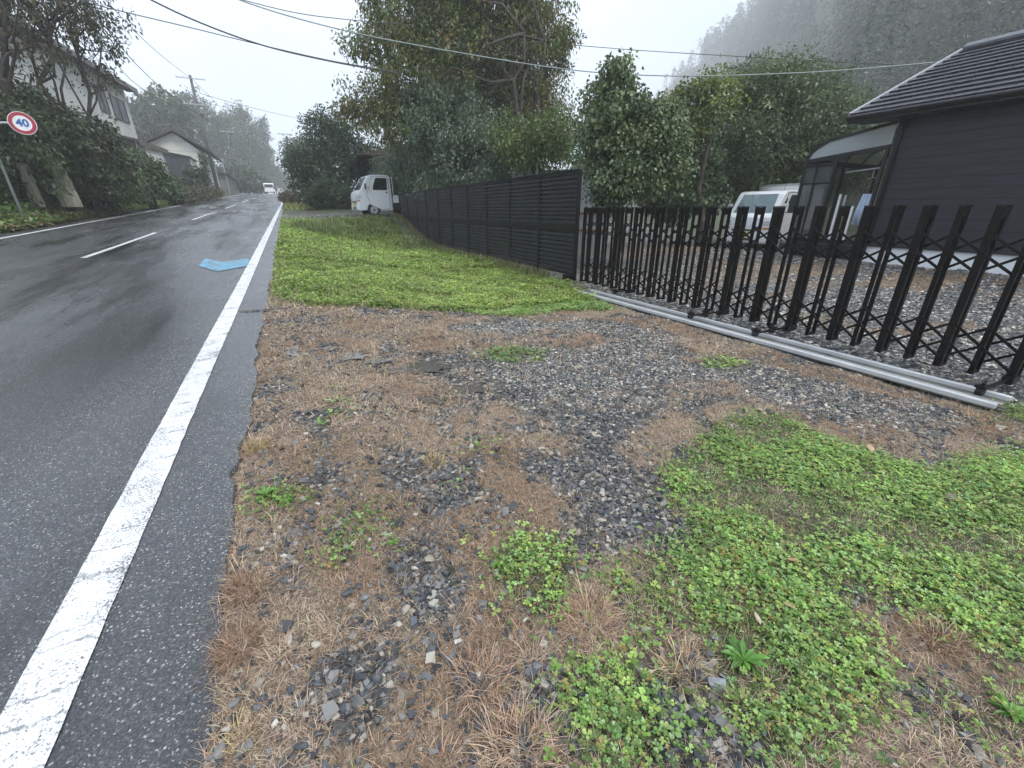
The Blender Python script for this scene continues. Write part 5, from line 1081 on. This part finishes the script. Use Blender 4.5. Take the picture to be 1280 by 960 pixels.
sb = MB(); q_ = at(450, 240, 29); sb.box(q_[0] - .25, q_[0] + .6, q_[1], q_[1] + 1.0, q_[2] - 1.2, q_[2] + .15); 
tag(sb.build('storage_cabinet', M['whitesiding'], None, .01), 'small pale storage cabinet behind the nose of the white flatbed truck', 'cabinet')
for k, px in enumerate((671, 684)):
    p = at(px, 235, 15); mb = MB(); mb.tube([(p[0], p[1], 0), (p[0], p[1], 2.75 - k * .25)], .03, 8); tag(mb.build('garden_post', M['galv'], None), ['tall thin garden post seen above the fence left of the corrugated shed', 'shorter thin garden post seen above the fence nearer the corrugated shed'][k], 'post', 'garden posts behind the fence')

# ------------------------------------------------------------------ speed sign
s0 = at(28, 154, 20.6)
sg = empty('speed_limit_sign', (s0[0], s0[1], float(tz(s0[0] - .6, s0[1])))); tag(sg, 'round 40 speed limit sign with red ring at the left edge', 'sign')
sz_ = s0[2] - sg.location.z
face = math.atan2(-s0[1], -s0[0]) + math.pi / 2 - R(8)
def sgp(mb, name, mat, bevel=0): o = mb.build(name, mat, plt_ if name != 'post' else sg, bevel); return o
plt_ = empty('disc_mount', (0, 0, sz_), face)
mb = MB(); mb.tube([(0, .012, 0), (0, -.004, 0)], .30, 48); disc = mb.build('sign_disc', M['signwhite'], sg); 
def setr(o): o.location = (0, 0, sz_); o.rotation_euler = (0, 0, face)
setr(disc); bpy.data.objects.remove(plt_)
def annulus(r0, r1, y, n=56):
    mb = MB(); vs = []
    for k in range(n):
        a = 2 * math.pi * k / n
        for r in (r0, r1): vs.append((r * math.cos(a), y, r * math.sin(a)))
    return mb.add(vs, [(2 * k, 2 * k + 1, (2 * k + 3) % (2 * n), (2 * k + 2) % (2 * n)) for k in range(n)])
rg = annulus(.20, .285, -.0075).build('red_ring', M['signred'], disc)
def text_mesh(s, size, mat, parent, loc, name, ext=.001):
    cu = bpy.data.curves.new('t', 'FONT'); cu.body = s; cu.size = size; cu.align_x = 'CENTER'; cu.align_y = 'CENTER'; cu.extrude = ext; cu.offset = .009
    t = bpy.data.objects.new('t', cu); col.objects.link(t); dg_ = bpy.context.evaluated_depsgraph_get(); me = bpy.data.meshes.new_from_object(t.evaluated_get(dg_)); bpy.data.objects.remove(t)
    me.transform(Matrix.Rotation(R(90), 4, 'X')); o = link(name, me, None, parent); me.materials.clear(); me.materials.append(mat); o.location = loc; return o
text_mesh('40', .27, M['signblue'], disc, (0, -.0095, 0), 'number_40')
mb = MB(); mb.tube([(-.95, .35, -.4), (-.95, .35, sz_ - .3), (-.85, .3, sz_ - .05), (-.5, .18, sz_), (0, .05, sz_)], .035, 10); mb.build('post', M['galv'], sg, 0, True)
# ------------------------------------------------------------------ utility poles and cables
def pole(label, x, y, h, arms, r=.15, lean=0):
    g = float(tz(x, y)); o = empty('utility_pole', (x, y, g - .1)); tag(o, label, 'utility pole', 'utility poles beside the road')
    mb = MB(); mb.tube([(0, 0, 0), (lean * h, 0, h)], [r, r * .62], 12); mb.build('shaft', M['concretepole'], o, 0, True)
    for (z, w) in arms:
        mb = MB(); mb.box(lean * z - w / 2, lean * z + w / 2, -.14, -.06, z - .04, z + .04); ao = mb.build('cross_arm', M['galv'], o)
        for k in (-1, -.5, .5, 1):
            ins = MB(); ins.tube([(lean * z + k * w * .45, -.1, z + .04), (lean * z + k * w * .45, -.1, z + .2)], .035, 8); ins.build('insulator', M['signwhite'], ao)
    mb = MB(); mb.tube([(lean * h * .75 + .25, -.1, h * .68), (lean * h * .75 + .25, -.1, h * .68 + .35)], .12, 10); mb.build('cable_box', M['carplastic'], o)
    return o
PB = atY(272, 236, 62.0)
zt = atY(240, 97, 62.0)[2]; zg = float(tz(PB[0], 62)); hp = zt - zg + .3
pole('tall utility pole with two cross arms in front of the cream house', PB[0], 62, hp, [(hp - .3, 2.6), (hp - 2.6, 2.4)], .19)
q = at(300, 232, 95); pole('second utility pole half lost in the misty trees', q[0] - .2, q[1], at(290, 152, 95)[2] - float(tz(q[0], q[1])), [(9.5, 2.0)], .16)
q = at(369, 240, 66); pole('distant utility pole above the roadside evergreen', q[0], q[1], at(366, 172, 66)[2] - float(tz(q[0], q[1])), [(7.2, 1.7), (6.4, 1.4)], .13)
q = at(254, 225, 60); 
sp2 = MB(); p = at(286, 236, 80); sp2.tube([(p[0], p[1], p[2] - 1), (p[0], p[1], p[2] + 3.4)], .06, 8); sp2.box(p[0] - .15, p[0] + .15, p[1] - .15, p[1] + .15, p[2] + 3.3, p[2] + 3.9)
tag(sp2.build('garden_lamp_post', M['galv'], None), 'thin pale post with a small white cap in front of the low grey house', 'post')
def cable(label, pts, r, mat='cable', n=10):
    P3 = [at(*p) for p in pts]; out = []
    m = len(P3)
    for i in range(m - 1):
        p0, p1, p2, p3 = P3[max(i - 1, 0)], P3[i], P3[i + 1], P3[min(i + 2, m - 1)]
        for k in range(n):
            t = k / n; out.append(.5 * ((2 * p1) + (-p0 + p2) * t + (2 * p0 - 5 * p1 + 4 * p2 - p3) * t * t + (-p0 + 3 * p1 - 3 * p2 + p3) * t ** 3))
    out.append(P3[-1]); mb = MB(); mb.tube(out, r, 6); tag(mb.build('overhead_cable', M[mat], None, 0, True), label, 'cable', 'overhead cables')
cable('long pale cable sagging across the cherry tree to the charcoal house roof', [(230, -40, 13), (300, 0, 13), (430, 38, 13), (575, 66, 13), (720, 88, 13.2), (850, 95, 13.6), (1000, 91, 14.6), (1100, 84, 15.6), (1178, 77, 16.6)], .012, 'cablepale')
cable('dark thick cable from the top edge down to the left of the cherry tree', [(150, -20, 14), (240, 24, 14), (330, 57, 14.5), (420, 78, 15), (500, 92, 16)], .016)
cable('thin dark cable crossing above the sky gap left of the cherry tree', [(90, -3, 15), (135, 10, 15), (240, 35, 15.2), (330, 57, 15.4), (420, 77, 15.6), (500, 90, 16)], .010)
cable('upper thin cable from the top middle to the cherry tree', [(260, -12, 15), (360, 14, 15), (430, 24, 15.4), (520, 32, 16)], .009)
cable('thin cable crossing in front of the foggy hill to the right', [(690, 54, 22), (800, 63, 22), (950, 72, 23), (1100, 80, 24), (1200, 84, 25)], .012)
cable('cable from the utility pole cross arm towards the upper left corner', [(240, 99, 61), (200, 68, 45), (160, 30, 34), (120, -14, 27)], .018)
cable('second cable from the utility pole towards the upper left', [(262, 152, 62), (215, 120, 50), (170, 80, 38), (125, 25, 30), (95, -15, 26)], .022)
cable('third lower cable running from the pole towards the white house eave', [(262, 156, 62), (215, 132, 50), (170, 105, 40), (135, 66, 33), (110, 30, 29)], .018)
cable('lowest dark cable from the pole past the white house roof', [(262, 175, 62), (225, 158, 52), (185, 130, 42), (150, 100, 36)], .022)
cable('faint cable from the utility pole towards the right over the misty trees', [(248, 116, 62), (300, 131, 66), (350, 143, 75), (400, 154, 90), (420, 158, 95)], .022)
cable('fainter cable from the pole top towards the far road', [(240, 99, 62), (290, 150, 95), (330, 200, 150)], .02)

# ------------------------------------------------------------------ haze, sky, light, camera
mb = MB(); mb.box(-300, 575, -160, 600, -16, 162)
hz = mb.build('haze', None); m, nt, b = new_mat('haze_air'); nt.nodes.remove(b)
pv = nd(nt, 'ShaderNodeVolumePrincipled', Density=.0020, Anisotropy=.2); pv.inputs['Color'].default_value = (.97, .985, 1, 1); nt.links.new(pv.outputs[0], nt.nodes['Material Output'].inputs['Volume'])
hz.data.materials.append(m); tag(hz, 'pale mist filling the valley', 'haze', kind='stuff')
SUN_EL, SUN_ROT = 58, 150
w = bpy.data.worlds.new('World'); sc.world = w; w.use_nodes = True; nt = w.node_tree; bg = nt.nodes['Background']
sky = nt.nodes.new('ShaderNodeTexSky'); sky.sky_type = 'NISHITA'; sky.sun_disc = False; sky.sun_elevation = R(SUN_EL); sky.sun_rotation = R(SUN_ROT); sky.air_density = 1.2; sky.dust_density = 4
tc = nt.nodes.new('ShaderNodeTexCoord'); n = nd(nt, 'ShaderNodeTexNoise', Scale=2.2, Detail=4.0); nt.links.new(tc.outputs['Generated'], n.inputs['Vector'])
cl_ = ramp(nt, n.outputs[0], [(.3, (5.8, 6.7, 8.0)), (.7, (7.7, 8.5, 9.8))])
mx = mixc(nt, .88, sky.outputs[0], cl_); nt.links.new(mx, bg.inputs[0]); bg.inputs[1].default_value = .1
sl_ = bpy.data.lights.new('sun', 'SUN'); sl_.energy = 1.5; sl_.angle = R(18); sl_.color = (1, .97, .93)
so = bpy.data.objects.new('sun', sl_); col.objects.link(so)
# direction towards the sun: rotation measured like the sky texture
sd = Vector((math.sin(R(SUN_ROT)) * math.cos(R(SUN_EL)), math.cos(R(SUN_ROT)) * math.cos(R(SUN_EL)), math.sin(R(SUN_EL))))
so.rotation_euler = sd.to_track_quat('Z', 'Y').to_euler(); so.location = (0, 0, 40)
cd_ = bpy.data.cameras.new('camera'); cam = bpy.data.objects.new('camera', cd_); col.objects.link(cam); sc.camera = cam
cd_.sensor_width = 36; cd_.lens = F / 1280 * 36; cd_.clip_end = 2000; cd_.clip_start = .05
Mx = Matrix((RT.tolist(), UP.tolist(), (-FW).tolist())).transposed(); cam.matrix_world = Matrix.Translation(CAM.tolist()) @ Mx.to_4x4()
sc.view_settings.view_transform = 'Standard'; sc.view_settings.look = 'None'; sc.view_settings.exposure = 1.0; sc.view_settings.gamma = 1
sc.render.engine = 'CYCLES'; cy = sc.cycles; cy.max_bounces = 6; cy.diffuse_bounces = 2; cy.glossy_bounces = 2; cy.transmission_bounces = 3; cy.transparent_max_bounces = 10; cy.volume_bounces = 1; cy.use_denoising = True
